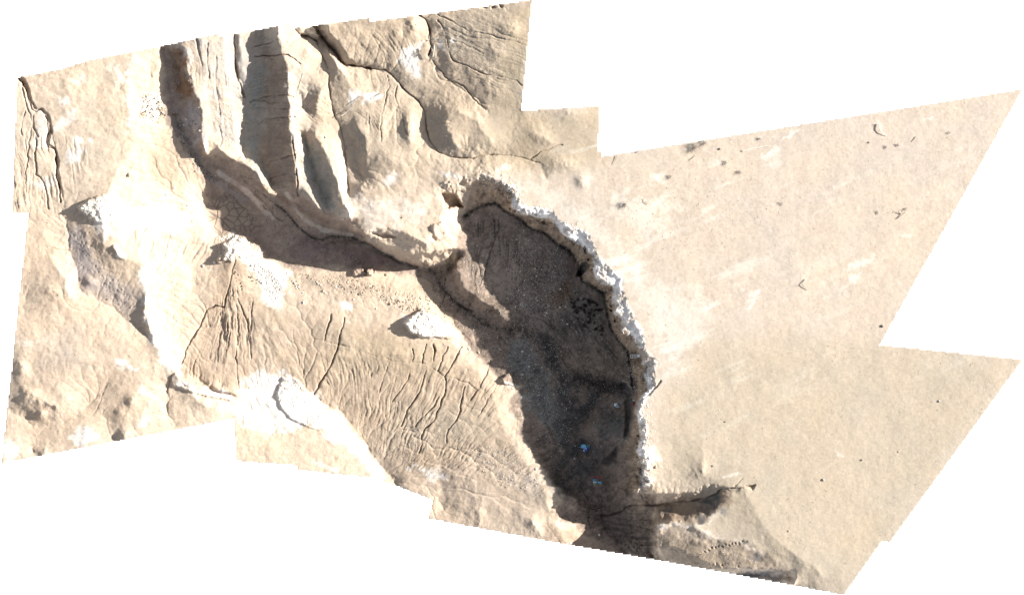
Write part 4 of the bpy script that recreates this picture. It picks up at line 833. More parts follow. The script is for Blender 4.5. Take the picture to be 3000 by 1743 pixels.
# boulders
BL = [(378,513,9,'tan','tall tan boulder standing alone on the white slope, long shadow to its left'),
 (511,337,8,'brown','round rust-brown boulder on the floor of the shaded left ravine'),
 (1227,904,8,'tan','largest tan boulder in the stone rubble above the white mound'),
 (1218,909,5,'tan','wedge-shaped tan boulder just below the largest one of the rubble'),
 (1202,902,5,'chalk','white boulder in the middle of the stone rubble above the white mound'),
 (1193,908,4,'chalk','small white boulder at the left of the stone rubble above the white mound'),
 (1182,905,4,'tan','small tan boulder at the left end of the stone rubble above the white mound'),
 (1180,911,4,'chalk','flat pale stone lowest of the stones above the white mound'),
 (1228,972,5,'chalk','white boulder on the lower edge of the white mound'),
 (1243,949,5,'chalk','white boulder in the middle of the white mound'),
 (1307,947,4,'chalk','white boulder at the right end of the white mound, beside its twin'),
 (1306,932,5,'chalk','round white boulder on the upper right of the white mound'),
 (1324,966,4,'chalk','small white boulder on the right slope of the white mound'),
 (1245,984,5,'chalk','white boulder at the foot of the white mound'),
 (1132,805,8,'tan','tan boulder lying on the bank right of the broken blocks'),
 (1098,797,6,'tan','tan block on the edge of the shaded channel between two larger blocks'),
 (1080,795,9,'tan','large tan block on the edge of the shaded channel'),
 (594,779,7,'chalk','white boulder left of the rock outcrop on the bright slope'),
 (628,770,8,'chalk','white boulder leaning under the rock outcrop'),
 (736,779,5,'grey','grey boulder at the edge of the white scree'),
 (687,801,4,'dark','dark stone on the slope below the rock outcrop'),
 (487,571,5,'chalk','white boulder half sunk in the bright slope left of the mud pan'),
 (510,551,5,'chalk','white boulder on the bright slope above the mud pan'),
 (550,601,5,'chalk','white boulder at the left edge of the mud pan'),
 (573,502,4,'grey','grey stone at the bend of the shaded ravine'),
 (565,357,5,'grey','grey angular boulder in the middle of the left ravine'),
 (1036,877,5,'chalk','pale boulder on the bank left of the white wedge of chalk'),
 (1144,889,7,'tan','tan boulder casting a long shadow left of the stone rubble'),
 (1175,898,6,'tan','tan boulder between the long-shadowed boulder and the rubble'),
 (1103,904,4,'chalk','small pale stone on the slope below the long-shadowed boulder'),
 (889,886,7,'chalk','pale pitted boulder on the slope of fine cracks'),
 (1485,1000,7,'grey','pale grey round boulder on the shaded bank of the bowl'),
 (1557,1024,9,'grey','round grey boulder on the shaded floor of the bowl'),
 (1464,1024,4,'chalk','small white stone on the shaded bank of the bowl'),
 (1374,1022,7,'chalk','white boulder at the edge of the bowl shadow'),
 (1402,1032,7,'tan','tan boulder just inside the edge of the bowl shadow'),
 (1569,1067,6,'grey','long grey stone on the shaded bowl floor'),
 (1510,899,4,'chalk','white stone just left of the pale ring in the bowl'),
 (1538,899,5,'grey','grey-green stone just right of the pale ring in the bowl'),
 (1571,1374,7,'chalk','white pointed boulder beside the lower shadow edge'),
 (1600,1278,6,'grey','pale grey stone on the dark left bank of the lower bowl'),
 (1683,1343,5,'chalk','pale stone on the floor below the blue landing pad'),
 (1921,1367,8,'tan','tan boulder on the plateau right of the pale cliff lip'),
 (1884,1298,6,'dark','dark boulder stuck in the rim of the cliff'),
 (1755,1566,6,'chalk','white stone near the lower edge beside the trampled bank'),
 (1672,1590,7,'chalk','white boulder at the lower edge of the ground by the broken bank'),
 (2584,955,7,'dark','dark leaf-shaped stone at the far right of the plateau'),
 (2752,1175,7,'grey','grey stone on the yellowish plateau near the right edge'),
 (2412,1405,7,'grey','grey stone in the middle of the yellowish plateau'),
 (2633,1323,5,'tan','tan stone on the yellowish plateau toward the right edge'),
 (2524,1347,5,'dark','dark stone on the plateau right of the short white streaks'),
 (2311,1555,5,'tan','tan stone on the plateau above the long pale crest'),
 (2124,1235,4,'dark','dark stone on the plateau well right of the cliff'),
 (2087,1365,4,'dark','dark stone on the plateau above the long white streak'),
 (868,341,7,'chalk','pure white rounded stone on the ridge between two dark valleys'),
 (1014,431,6,'grey','bluish grey boulder in the bottom of the narrow dry gully'),
 (915,438,6,'grey','grey boulder on the shaded slope right of the dry ravine'),
 (953,403,6,'grey','grey boulder on the crest above the curved dark valley'),
 (314,877,4,'dark','round dark hole-like stone beside the line of footprints'),
 (1177,638,4,'dark','small dark stone on the white ground above the channel'),
 (2108,437,6,'dark','dark pointed stone right of the large heap of dead brush'),
 (2545,418,4,'dark','small dark stone below the curved dead branch')]
for k, (x, y, r, mt, lab) in enumerate(BL):
    R = r/PPM*.62; rr = random.Random(k)
    o = bobj('boulder', rock_bm(R, 100+k, rr.uniform(.9,1.25), rr.uniform(.7,1.0), rr.uniform(.6,.85)), MT[mt])
    o.location = (wx(x), wy(y), hz(x, y)+R*.22); o.rotation_euler = (0, 0, rr.uniform(0, 6.28)); tag(o, lab, 'boulder')
# smaller loose stones that can be counted
SG = [('stones at the foot of the white scree', 'small pale stone in the rubble at the foot of the white scree', 24, [(861,814),(865,830),(873,842),(893,850),(930,830),(936,850),(950,856)], 7, ('chalk','tan')),
 ('stones on the fan below the rock outcrop', 'small dark stone scattered on the fan below the rock outcrop', 18, [(690,790),(710,815),(735,830),(700,850)], 16, ('dark','tan')),
 ('stones above the white mound', 'small stone among the boulders above the white mound', 26, [(1160,890),(1200,900),(1240,905),(1260,915)], 9, ('tan','chalk')),
 ('pale stones on the shaded left ravine floor', 'small pale stone on the shaded floor of the left ravine', 16, [(545,330),(560,360),(575,330),(590,380)], 12, ('grey','chalk')),
 ('pale stones on the shaded bowl floor', 'small pale stone on the shaded floor of the bowl', 40, [(1480,730),(1540,700),(1560,800),(1600,780),(1500,870),(1580,900),(1530,1060)], 34, ('chalk','grey'))]
proto = {}
for mt in ('chalk','tan','dark','grey'):
    proto[mt] = []
for gname, lab, n, pts, sp_, mts in SG:
    rr = random.Random(gname)
    for k in range(n):
        mt = mts[0] if rr.random() < .65 else mts[1]
        q = rr.randint(0, 3)
        while len(proto[mt]) <= q:
            me_o = bobj('stone', rock_bm(.1, 300+len(proto[mt]), 1.1, .85, .7, 2), MT[mt]); proto[mt].append(me_o.data); bpy.data.objects.remove(me_o)
        a, b = rr.choice(pts); x, y = a+rr.gauss(0, sp_), b+rr.gauss(0, sp_*.7); s = rr.uniform(.7, 1.7)
        o = bpy.data.objects.new('stone', proto[mt][q]); scene.collection.objects.link(o)
        o.location = (wx(x), wy(y), hz(x, y)+.03*s); o.scale = (s, s, s); o.rotation_euler = (0, 0, rr.uniform(0, 6.28)); tag(o, lab, 'stone', gname)

# grains: gravel, dark brush (nobody could count them)
def grains(name, pts, label, kind='stone'):
    """pts: (x, y, size_m, colour)"""
    n = len(pts); rg = np.random.RandomState(len(name))
    if kind == 'stone':
        base = np.array([(1,0,0),(0,1,0),(-1,0,0),(0,-1,0),(0,0,.8),(0,0,-.6)], float); F0 = np.array([(0,1,4),(1,2,4),(2,3,4),(3,0,4),(1,0,5),(2,1,5),(3,2,5),(0,3,5)])
    else:
        base = np.array([(0,0,0),(.4,0,1.4),(.12,.1,0),(0,0,0),(-.5,.3,1.2),(-.1,.12,0),(0,0,0),(.1,-.6,1.1),(.1,-.1,0)], float); F0 = np.array([(0,1,2),(3,4,5),(6,7,8)])
    nb = len(base); V = np.zeros((n, nb, 3)); Cc = np.zeros((n, nb, 3))
    for k, (x, y, s, c) in enumerate(pts):
        b = base*(1+rg.uniform(-.35, .35, base.shape)); a = rg.uniform(0, 6.28)
        R = np.array([(math.cos(a), -math.sin(a), 0), (math.sin(a), math.cos(a), 0), (0, 0, 1)])
        V[k] = (b @ R.T)*s + (wx(x), wy(y), hz(x, y)+(s*.15 if kind == 'stone' else -.01)); Cc[k] = np.array(c)*rg.uniform(.8, 1.2)
    F = (F0[None]+np.arange(n)[:, None, None]*nb).reshape(-1, 3)
    me = bpy.data.meshes.new(name); me.vertices.add(n*nb); me.vertices.foreach_set('co', V.astype(np.float32).ravel())
    me.loops.add(F.size); me.loops.foreach_set('vertex_index', F.astype(np.int32).ravel())
    me.polygons.add(len(F)); me.polygons.foreach_set('loop_start', np.arange(0, F.size, 3, dtype=np.int32)); me.polygons.foreach_set('loop_total', np.full(len(F), 3, np.int32)); me.update(calc_edges=True)
    at = me.color_attributes.new('tint', 'FLOAT_COLOR', 'POINT'); at.data.foreach_set('color', np.concatenate([Cc.reshape(-1, 3), np.ones((n*nb, 1))], 1).astype(np.float32).ravel())
    me.materials.append(ATM); o = bpy.data.objects.new(name, me); scene.collection.objects.link(o); o['kind'] = 'stuff'; o['label'] = label
    return o
rg = np.random.RandomState(17)
def scatter_poly(poly, n):
    xs = [p[0] for p in poly]; ys = [p[1] for p in poly]; out = []
    while len(out) < n:
        x = rg.uniform(min(xs), max(xs), n*2); y = rg.uniform(min(ys), max(ys), n*2); m = np.zeros(len(x), bool)
        for k in range(len(poly)):
            (x0, y0), (x1, y1) = poly[k], poly[(k+1) % len(poly)]
            if y0 != y1: m ^= ((y0 > y) != (y1 > y)) & (x < (x1-x0)*(y-y0)/(y1-y0)+x0)
        out += list(zip(x[m], y[m]))
    return out[:n]
G = []
PALE, GREYC, TANC, DKC = (.62,.60,.56), (.36,.35,.34), (.44,.36,.28), (.10,.085,.07)
def ladd(poly, n, s0, s1, cols):
    for x, y in scatter_poly(poly, n):
        G.append((x, y, s0*(s1/s0)**(rg.rand()**2.2), cols[rg.randint(len(cols))]))
ladd([(1365,640),(1500,620),(1700,750),(1720,840),(1830,1080),(1850,1180),(1780,1290),(1700,1430),(1600,1400),(1500,1160),(1380,960),(1400,860),(1350,780)], 5200, .035, .10, (PALE,GREYC,GREYC,TANC,DKC))
ladd([(1520,690),(1640,720),(1660,800),(1600,930),(1500,880),(1480,780)], 900, .04, .11, (PALE,PALE,GREYC))
ladd([(1240,830),(1300,810),(1500,970),(1560,1150),(1540,1260),(1440,1080),(1320,940)], 900, .03, .09, (PALE,GREYC,DKC))
ladd([(480,150),(550,160),(600,440),(760,520),(870,620),(1000,700),(1080,780),(850,760),(600,520),(500,370)], 1700, .03, .10, (PALE,GREYC,TANC,DKC))
ladd([(410,280),(460,275),(490,330),(470,365),(410,345)], 500, .05, .15, (PALE,TANC,DKC)); ladd([(500,300),(560,450),(640,540),(600,520),(540,450)], 400, .04, .12, (DKC,GREYC,PALE))
ladd([(560,130),(840,90),(860,400),(870,560),(780,560),(690,440),(600,360)], 900, .025, .07, (PALE,GREYC)); ladd([(640,300),(680,300),(690,440),(650,420)], 150, .05, .12, (PALE,TANC))
ladd([(890,400),(960,440),(1010,640),(960,660),(900,520)], 700, .025, .06, (PALE,PALE,GREYC)); ladd([(1255,330),(1310,330),(1345,430),(1300,470),(1265,430)], 300, .03, .06, (PALE,))
ladd([(860,800),(1000,810),(1300,880),(1330,960),(1180,900),(1000,850)], 1300, .03, .13, (TANC,PALE,DKC,TANC)); ladd([(1390,1290),(1520,1330),(1600,1420),(1500,1440),(1400,1380)], 800, .03, .10, (PALE,PALE,TANC))
ladd([(1780,450),(2900,290),(2560,1000),(2980,1060),(2480,1730),(2320,1690),(2160,1560),(2160,1420),(1940,1400),(1960,1120),(1700,600)], 2600, .025, .07, (DKC,TANC,DKC,PALE)); ladd([(2030,1620),(1935,1560),(1940,1640),(2300,1700),(2300,1670),(2100,1590)], 500, .03, .08, (PALE,GREYC,DKC))
ladd([(60,640),(300,640),(430,960),(480,1190),(30,1330)], 1200, .025, .08, (TANC,DKC,PALE)); ladd([(880,80),(1550,20),(1520,320),(1740,330),(1720,480),(1200,500),(980,500)], 1400, .025, .07, (TANC,DKC,PALE))
for k in range(1500):
    i = rg.randint(len(RIM)-4)+3; j = min(i, len(LIP)-1); t = rg.rand(); a = RIM[i]; b = LIP[j]
    G.append((a[0]+(b[0]-a[0])*t+rg.normal(0, 8), a[1]+(b[1]-a[1])*t+rg.normal(0, 10), rg.uniform(.04, .11), (.72,.70,.67)))
for poly, n in (([(1182,948),(1235,908),(1345,970),(1345,990),(1205,975)], 500), ([(226,606),(262,583),(345,590),(345,650),(262,640)], 400), ([(700,712),(790,770),(850,800),(800,900),(745,800)], 400), ([(820,1110),(860,1105),(980,1225),(900,1250),(815,1170)], 500), ([(640,690),(700,690),(780,740),(690,760),(640,760)], 400)):
    for x, y in scatter_poly(poly, n): G.append((x, y, rg.uniform(.04, .13), (.74,.72,.68)))
ladd([(1800,540),(2250,520),(2300,640),(2000,760),(1840,700)], 420, .035, .075, (DKC,TANC)); ladd([(2200,1480),(2350,1380),(2500,1300),(2400,1500),(2200,1620)], 60, .03, .07, (DKC,TANC)); ladd([(1550,700),(1700,860),(1660,960),(1540,1000),(1480,860)], 700, .05, .13, (DKC,DKC,GREYC)); ladd([(1500,990),(1640,1010),(1690,1250),(1640,1330),(1540,1200)], 700, .05, .12, (DKC,PALE,GREYC))
grains('gravel', G, 'loose gravel and grit strewn over the ground and the crumbled cliff lip')
B = []
def bline(pts, n, w, s=(.10,.26), c=(.05,.048,.038)):
    P_ = [(math.hypot(b[0]-a[0], b[1]-a[1]), a, b) for a, b in zip(pts[:-1], pts[1:])]; T = sum(p[0] for p in P_)
    for L_, a, b in P_:
        for _ in range(max(1, int(n*L_/T))):
            t = rg.rand(); B.append((a[0]+(b[0]-a[0])*t+rg.normal(0, w), a[1]+(b[1]-a[1])*t+rg.normal(0, w), rg.uniform(*s), c))
bline(BASE[:12], 1100, 3.4); bline(BASE[11:19], 800, 3)
bline([(812,602),(842,626),(877,669),(912,696),(944,704)], 320, 1.6, (.08,.18)); bline([(944,704),(971,692),(1030,696),(1081,716),(1120,743),(1167,767),(1226,783)], 800, 3, (.08,.2)); bline([(960,712),(1000,708),(1050,712)], 260, 9, (.07,.16), (.085,.06,.045))
bline([(1240,772),(1270,800),(1300,850),(1330,883),(1377,916),(1420,945),(1460,965),(1500,968)], 600, 7, (.07,.2)); bline([(1500,965),(1573,985),(1610,1030),(1640,1080),(1680,1100),(1790,1130),(1830,1140)], 1500, 19, (.07,.2), (.042,.038,.034))
bline([(1630,1090),(1670,1170),(1700,1260)], 500, 26, (.07,.16), (.05,.045,.042)); bline([(1310,795),(1335,770),(1352,745)], 200, 4, (.07,.16)); bline([(1610,850),(1680,850)], 300, 16, (.07,.15), (.10,.07,.045)); bline([(1670,740),(1690,800),(1650,840)], 240, 10, (.07,.18), (.07,.05,.035))
bline([(520,330),(550,430),(600,500),(640,540)], 350, 6, (.06,.14), (.08,.07,.06))
grains('low_brush', B, 'low dark scrubby growth along the foot of the cliff and the channel', 'blade')

# dark tussocks in the bowl
def tuft_mesh(seed, r=.17, n=46, h=.22):
    rr = random.Random(seed); v = []; f = []
    for k in range(n):
        a = rr.uniform(0, 6.28); q = r*rr.random()**.5*.6; x, y = q*math.cos(a), q*math.sin(a); l = rr.uniform(.5, 1)*r; hh = rr.uniform(.5, 1)*h; w = .018
        i = len(v); v += [(x-w*math.sin(a), y+w*math.cos(a), 0), (x+w*math.sin(a), y-w*math.cos(a), 0), (x+l*math.cos(a)*.6, y+l*math.sin(a)*.6, hh), (x+l*math.cos(a), y+l*math.sin(a), hh*.6)]
        f += [(i, i+1, i+2), (i+1, i+3, i+2)]
    me = bpy.data.meshes.new('tussock'); me.from_pydata(v, [], f); me.materials.append(MT['brush']); return me
TM = [tuft_mesh(s) for s in range(4)]
for k, (x, y) in enumerate(scatter_poly([(1672,878),(1700,868),(1735,880),(1765,905),(1748,940),(1775,965),(1772,985),(1740,975),(1700,950),(1680,925)], 62)):
    o = bpy.data.objects.new('tussock', TM[k % 4]); scene.collection.objects.link(o); s = rg.uniform(.65, 1.25)
    o.location = (wx(x), wy(y), hz(x, y)-.02); o.scale = (s, s, s); o.rotation_euler = (0, 0, rg.uniform(0, 6.28)); tag(o, 'small dark tussock in the scattered patch below the cave in the bowl', 'tussock', 'dark tussocks on the bowl floor')

# dead bushes: a woody base and a tangle of twigs
def dead_bush(x, y, r, h, n, seed, label, lean=(0, 0)):
    rr = random.Random(seed); e = empty('dead_bush', x, y, 0, 0, label, 'bush')
    bm = bmesh.new()
    for k in range(5):
        a = rr.uniform(0, 6.28); tube_bm(bm, [(0, 0, -.05), (r*.25*math.cos(a), r*.25*math.sin(a), h*.25), (r*.5*math.cos(a), r*.5*math.sin(a), h*.35)], .03, .014, 5)
    bobj('stem', bm, MT['wooddark'], e)
    bm = bmesh.new()
    for k in range(n):
        a = rr.uniform(0, 6.28); q = r*rr.random()**.6; z0 = rr.uniform(0, .5)*h; p = Vector((q*.35*math.cos(a), q*.35*math.sin(a), z0)); b = a+rr.uniform(-1.2, 1.2); l = rr.uniform(.3, 1)*r*.8
        p2 = p+Vector((math.cos(b)*l*.6+lean[0]*rr.random(), math.sin(b)*l*.6+lean[1]*rr.random(), rr.uniform(.1, .6)*h)); p3 = p2+Vector((math.cos(b)*l*.5, math.sin(b)*l*.5, rr.uniform(-.3, .25)*h))
        tube_bm(bm, [p, p2, p3], .010, .004, 3)
    bobj('twigs', bm, MT['twig'], e)
for k, (x, y, r, h, n, lab) in enumerate([
 (1826,600,.75,.65,170,'grey dead bush standing alone on the pale plateau above the cliff'),
 (2030,430,1.0,.6,230,'largest grey heap of dead brush at the upper edge of the plateau'),
 (2062,418,.7,.45,120,'grey tangle of dead twigs joined to the right of the largest heap'),
 (1963,518,.45,.4,80,'small grey dead bush left of the middle on the upper plateau'),
 (2166,505,.45,.4,80,'dark dead bush below the long log on the plateau'),
 (2123,476,.55,.3,70,'sparse dead bush between the brush heap and the long log'),
 (2224,407,.35,.4,60,'dark little dead bush close to the upper edge of the plateau'),
 (2287,597,.5,.25,50,'faint low dead bush in the open middle of the plateau'),
 (2594,431,.4,.3,50,'left one of two low dead bushes under the curved branch'),
 (2628,425,.4,.3,50,'right one of two low dead bushes under the curved branch'),
 (2570,622,.4,.3,50,'small dead bush left of the forked branch on the plateau'),
 (2653,612,.4,.4,60,'dead bush at the tip of the forked branch'),
 (2187,1585,.6,.35,90,'dark dead bush on the pale crest at the lower right'),
 (1222,160,.7,.35,90,'grey dead bush in the white patch beside the dark gully'),
 (841,254,.7,.4,60,'spray of pale dead twigs on the edge of the dark valley'),
 (1865,395+50,.3,.3,40,'small dead bush near the notch of the upper plateau edge'),
 (880,272,.5,.35,60,'small grey bush beside the thin white stick'),
 (2570+210,390,.4,.3,50,'low dead bush at the far right end of the plateau')]):
    dead_bush(x, y, r*1.05, h*.9, int(n*.7), 40+k, lab)
# dead branches and logs
def branch(name, label, cat, pts, r0, r1, m, lift=.12, lifts=None, twigs=(), seed=0):
    P3 = []
    for i, (x, y) in enumerate(pts):
        l = lifts[i] if lifts else lift; P3.append(Vector((wx(x), wy(y), hz(x, y)+r0*.6+l)))
    o0 = P3[0].copy(); Q = []
    rr = random.Random(seed)
    for a, b in zip(P3[:-1], P3[1:]):
        for t in (0, .33, .66): Q.append(a.lerp(b, t)-o0+Vector((rr.uniform(-.02,.02), rr.uniform(-.02,.02), rr.uniform(-.01,.02))))
    Q.append(P3[-1]-o0)
    bm = bmesh.new(); tube_bm(bm, Q, r0, r1, 7)
    for (i, dx, dy, dz, l) in twigs:
        p = Q[i]; tube_bm(bm, [p, p+Vector((dx*.5, dy*.5, dz)), p+Vector((dx, dy, dz*1.2))], r1*1.2, r1*.5, 4)
    o = bobj(name, bm, m); o.location = o0; tag(o, label, cat)
branch('log', 'long pale straight log leaning beside the dark gully in the white patch', 'log', [(1272.7,132),(1271,150),(1268,168)], .085, .07, MT['wood'], lifts=[.95,.8,.55])
branch('log', 'short thin log left of the long straight log', 'log', [(1264,138),(1266.5,151)], .05, .03, MT['wood'], lifts=[.3,.15])
branch('log', 'short forked log lying across above the long straight log', 'log', [(1266,118),(1274,116),(1284,112)], .06, .04, MT['wood'], lifts=[.25,.35,.2], twigs=[(2,.25,.3,.1,1),(4,.3,.2,.1,1)])
branch('stick', 'long stick with one bleached end on the slope below the white patch', 'stick', [(1000,340),(1012,332),(1025,321)], .07, .03, MT['wood'], lifts=[.3,.2,.05])
branch('stick', 'straight dark stick along the edge of the bright white patch', 'stick', [(1034,303),(1045,292),(1058,281)], .06, .02, MT['wooddark'], lifts=[.2,.1,.05])
branch('branch', 'hooked curved branch at the right end of the bright white patch', 'branch', [(1114,274),(1100,283),(1094,291),(1098,296),(1109,297)], .05, .03, MT['wooddark'], lifts=[.05,.25,.3,.2,.05])
branch('branch', 'long curved dead branch lying on the upper right plateau', 'branch', [(2575.8,362),(2577,373),(2579,381),(2584.4,389),(2590,394),(2598.4,399)], .09, .03, MT['wood'], lifts=[.25,.3,.3,.25,.15,.03], twigs=[(1,-.2,.3,.1,1),(9,.3,.1,.1,1)])
branch('stick', 'short straight stick right of the long curved branch', 'stick', [(2683.6,401),(2679,408),(2673.8,416)], .045, .03, MT['wooddark'], .08)
branch('branch', 'forked dead branch in the right part of the plateau', 'branch', [(2628,641),(2640,632),(2649.5,625)], .05, .04, MT['wooddark'], lifts=[.05,.15,.25], twigs=[(6,-.5,.55,.25,1),(6,.2,.6,.2,1),(5,-.3,.4,.1,1)])
branch('log', 'long pale log lying on the plateau near its upper edge', 'log', [(2175,443),(2205,436),(2235,431),(2260,428)], .10, .05, MT['wood'], .03)
branch('branch', 'small bent branch in the middle of the plateau', 'branch', [(2358,819),(2350,832),(2356,841),(2365,849)], .06, .03, MT['wooddark'], lifts=[.05,.2,.15,.05], twigs=[(4,-.35,.1,.1,1)])
branch('stick', 'long stick poking out of the largest brush heap', 'stick', [(2024,469),(2038,460),(2052,452)], .05, .03, MT['wood'], lifts=[.12,.2,.35])
branch('stick', 'thin white stick lying along the ridge between two dark valleys', 'stick', [(888,216),(881,240),(874,262),(868,286)], .04, .025, MT['wood'], .06)
branch('stick', 'thin pale stick on the flat ground at the far left', 'stick', [(45,600),(60,594),(78,587)], .04, .03, MT['wood'], .04)
branch('stick', 'long thin crooked stick standing out at the upper plateau edge', 'stick', [(1806,458),(1803,470),(1798,481)], .04, .025, MT['wooddark'], .1)
branch('branch', 'thin curved branch on the plateau right of the dead bush', 'branch', [(1884,582),(1889,594),(1897,600)], .03, .02, MT['wooddark'], .08, twigs=[(3,-.5,0,.05,1),(4,.5,-.1,.05,1)])
branch('plank', 'short orange-brown plank beside the shadow edge of the bowl', 'plank', [(1531,1149),(1546,1145)], .07, .06, MT['plank'], .02)
branch('plank', 'short brown plank on the dark bowl floor left of the white tarp', 'plank', [(1768,1163),(1784,1151)], .05, .045, MT['plank'], .02)
branch('stick', 'brown stick slanting across the pale grit left of the cliff cave', 'stick', [(1724,730),(1716,738)], .05, .04, MT['wood'], .6)

# stepladder against the wall
def ladder():
    x0, y0, x1, y1 = 1845.5, 1044.5, 1875, 1041.5
    e = empty('stepladder', x0, y0, .05, 0, 'pale aluminium stepladder leaning on the shaded cliff wall of the bowl', 'ladder')
    A = Vector((0, 0, .03)); Bt = Vector(((x1-x0)/PPM, (y0-y1)/PPM, 0)); Bt.z = 1.75; A.z = .08
    d = (Bt-A); Ln = d.length; d.normalize(); side = Vector((-d.y, d.x, 0)).normalized(); up = side.cross(d).normalized()
    if up.z < 0: up = -up
    M = Matrix((( d.x, side.x, up.x, A.x), (d.y, side.y, up.y, A.y), (d.z, side.z, up.z, A.z), (0, 0, 0, 1)))
    w0, w1 = .26, .17
    for s in (-1, 1):
        bm = bmesh.new(); vs = box_bm(bm, (Ln*.5, 0, 0), (Ln*.97, .045, .07))
        for v in vs: v.co.y += s*(w0+(w1-w0)*v.co.x/Ln); v.co = M @ v.co
        bobj('side_rail', bm, MT['alu'], e)
        bm = bmesh.new(); vs = box_bm(bm, (Ln*.48, 0, -.14), (Ln*.92, .03, .03))
        for v in vs: v.co.y += s*(w0*.9+(w1*.8-w0*.9)*v.co.x/Ln); v.co = M @ v.co
        bobj('rear_leg', bm, MT['alu'], e)
    for k in range(5):
        t = Ln*(.085+.165*k); w = w0+(w1-w0)*t/Ln; bm = bmesh.new(); box_bm(bm, (t, 0, .0), (.085, 2*w-.04, .05), M); bobj('step', bm, MT['alu'], e)
    bm = bmesh.new(); box_bm(bm, (Ln*.9, 0, .03), (Ln*.22, 2*w1+.07, .07), M); bmesh.ops.bevel(bm, geom=bm.edges[:], offset=.02, segments=2, affect='EDGES'); bobj('top_cap', bm, MT['cap'], e)
ladder()

# drone landing pad
def pad():
    e = empty('landing_pad', 1709.7, 1307, .02, 0, 'round bright blue landing pad with a pale ring and letter, propped up tilted', 'landing pad')
    T = Matrix.Translation((0, 0, .32)) @ Matrix.Rotation(math.radians(44), 4, 'X') @ Matrix.Rotation(math.radians(38), 4, 'Z')
    bm = bmesh.new(); bmesh.ops.create_cone(bm, cap_ends=True, segments=48, radius1=.42, radius2=.42, depth=.02); bmesh.ops.transform(bm, matrix=T, verts=bm.verts); bobj('pad_disc', bm, MT['padblue'], e)
    def ann(r0, r1, z, name, m):
        bm = bmesh.new(); a = []
        for k in range(48):
            t = 2*math.pi*k/48; a.append([bm.verts.new(T @ Vector((r*math.cos(t), r*math.sin(t), zz))) for r, zz in ((r0, z), (r1, z), (r1, z-.01), (r0, z-.01))])
        for k in range(48):
            p, q = a[k], a[(k+1) % 48]
            for i in range(4): bm.faces.new((p[i], p[(i+1) % 4], q[(i+1) % 4], q[i]))
        bobj(name, bm, m, e)
    ann(.245, .30, .017, 'printed_ring', MT['padmark']); ann(.405, .43, .018, 'rim', MT['padblue'])
    bm = bmesh.new()
    for c, s in (((-.085, 0, .014), (.045, .27, .008)), ((.085, 0, .014), (.045, .27, .008)), ((0, 0, .014), (.125, .045, .008))): box_bm(bm, c, s, T)
    bobj('printed_letter', bm, MT['padmark'], e)
pad()
def bag(name, label, cat, x, y, sx, sy, sz, m, rz, seed, parts=(), dz=0):
    e = empty(name, x, y, dz-.03, rz, label, cat); bobj('bag_body', bag_bm(sx, sy, sz, seed), m, e, True)
    for pn, pm, c, s, r in parts:
        bm = bag_bm(s[0], s[1], s[2], seed+7, .45); bmesh.ops.transform(bm, matrix=Matrix.Translation(c) @ Matrix.Rotation(r, 4, 'Z'), verts=bm.verts); bobj(pn, bm, pm, e, True)
    bm = bmesh.new(); tube_bm(bm, [(-sx*.18, 0, sz*.95), (-sx*.1, 0, sz*1.12), (sx*.1, 0, sz*1.12), (sx*.18, 0, sz*.95)], .014, .014, 6); bobj('carry_handle', bm, MT['black'], e)
bag('backpack', 'dark green backpack on the ground right of the round blue pad', 'backpack', 1723.5, 1306, .44, .32, .3, MT['green'], .3, 1, [('front_pocket', MT['green'], (.05,-.1,.06), (.26,.16,.16), 0)])
bag('backpack', 'small navy blue backpack lying below the dark green one', 'backpack', 1724.5, 1311.3, .46, .24, .22, MT['navy'], .35, 2, [('front_pocket', MT['navy'], (.1,.02,.1), (.2,.18,.16), .3)])
bag('duffel_bag', 'large navy bag with white panels just below the round blue pad', 'bag', 1716.5, 1318.5, .48, .34, .34, MT['navy'], .1, 3, [('white_panel', MT['white'], (-.26,-.02,.02), (.24,.26,.24), .8), ('white_flap', MT['white'], (-.03,.2,.10), (.34,.17,.2), .5), ('side_pocket', MT['navy'], (-.44,-.04,0), (.26,.12,.12), .2)])
bag('bag', 'small bright blue bag left of the open bucket', 'bag', 1739, 1405.5, .26, .28, .22, MT['cyan'], .4, 4, [('side_pocket', MT['navy'], (.1,.1,.02), (.16,.16,.18), 0)])
bag('bag', 'bright blue pointed bag lying apart to the right of the pale box', 'bag', 1756.5, 1412.6, .56, .28, .2, MT['cyan'], -.35, 5, [('folded_end', MT['cyan'], (.27,0,.02), (.16,.12,.12), 0)])
bag('bag', 'lime and green bag at the foot of the pale blue box', 'bag', 1742.7, 1417.6, .32, .24, .2, MT['lime'], .1, 6, [('green_panel', MT['green'], (.06,.02,.04), (.16,.22,.19), 0)])
bag('backpack', 'red and black pack resting on the ledge of the cliff wall', 'backpack', 1857.5, 1182, .26, .46, .3, MT['black'], .05, 7, [('red_pocket', MT['red'], (0,-.1,.12), (.2,.2,.22), 0), ('orange_strap', MT['orange'], (-.02,.25,.08), (.16,.06,.14), .3)], .25)
bag('bag', 'small white bag on the cliff ledge above the red and black pack', 'bag', 1857.5, 1173.5, .12, .22, .16, MT['white'], .25, 8, [('white_pouch', MT['white'], (-.11,.14,0), (.08,.18,.1), .2)], .25)
bag('bag', 'small red pouch hanging below the red and black pack', 'bag', 1855, 1187, .10, .2, .14, MT['red'], .1, 9, [], .25)
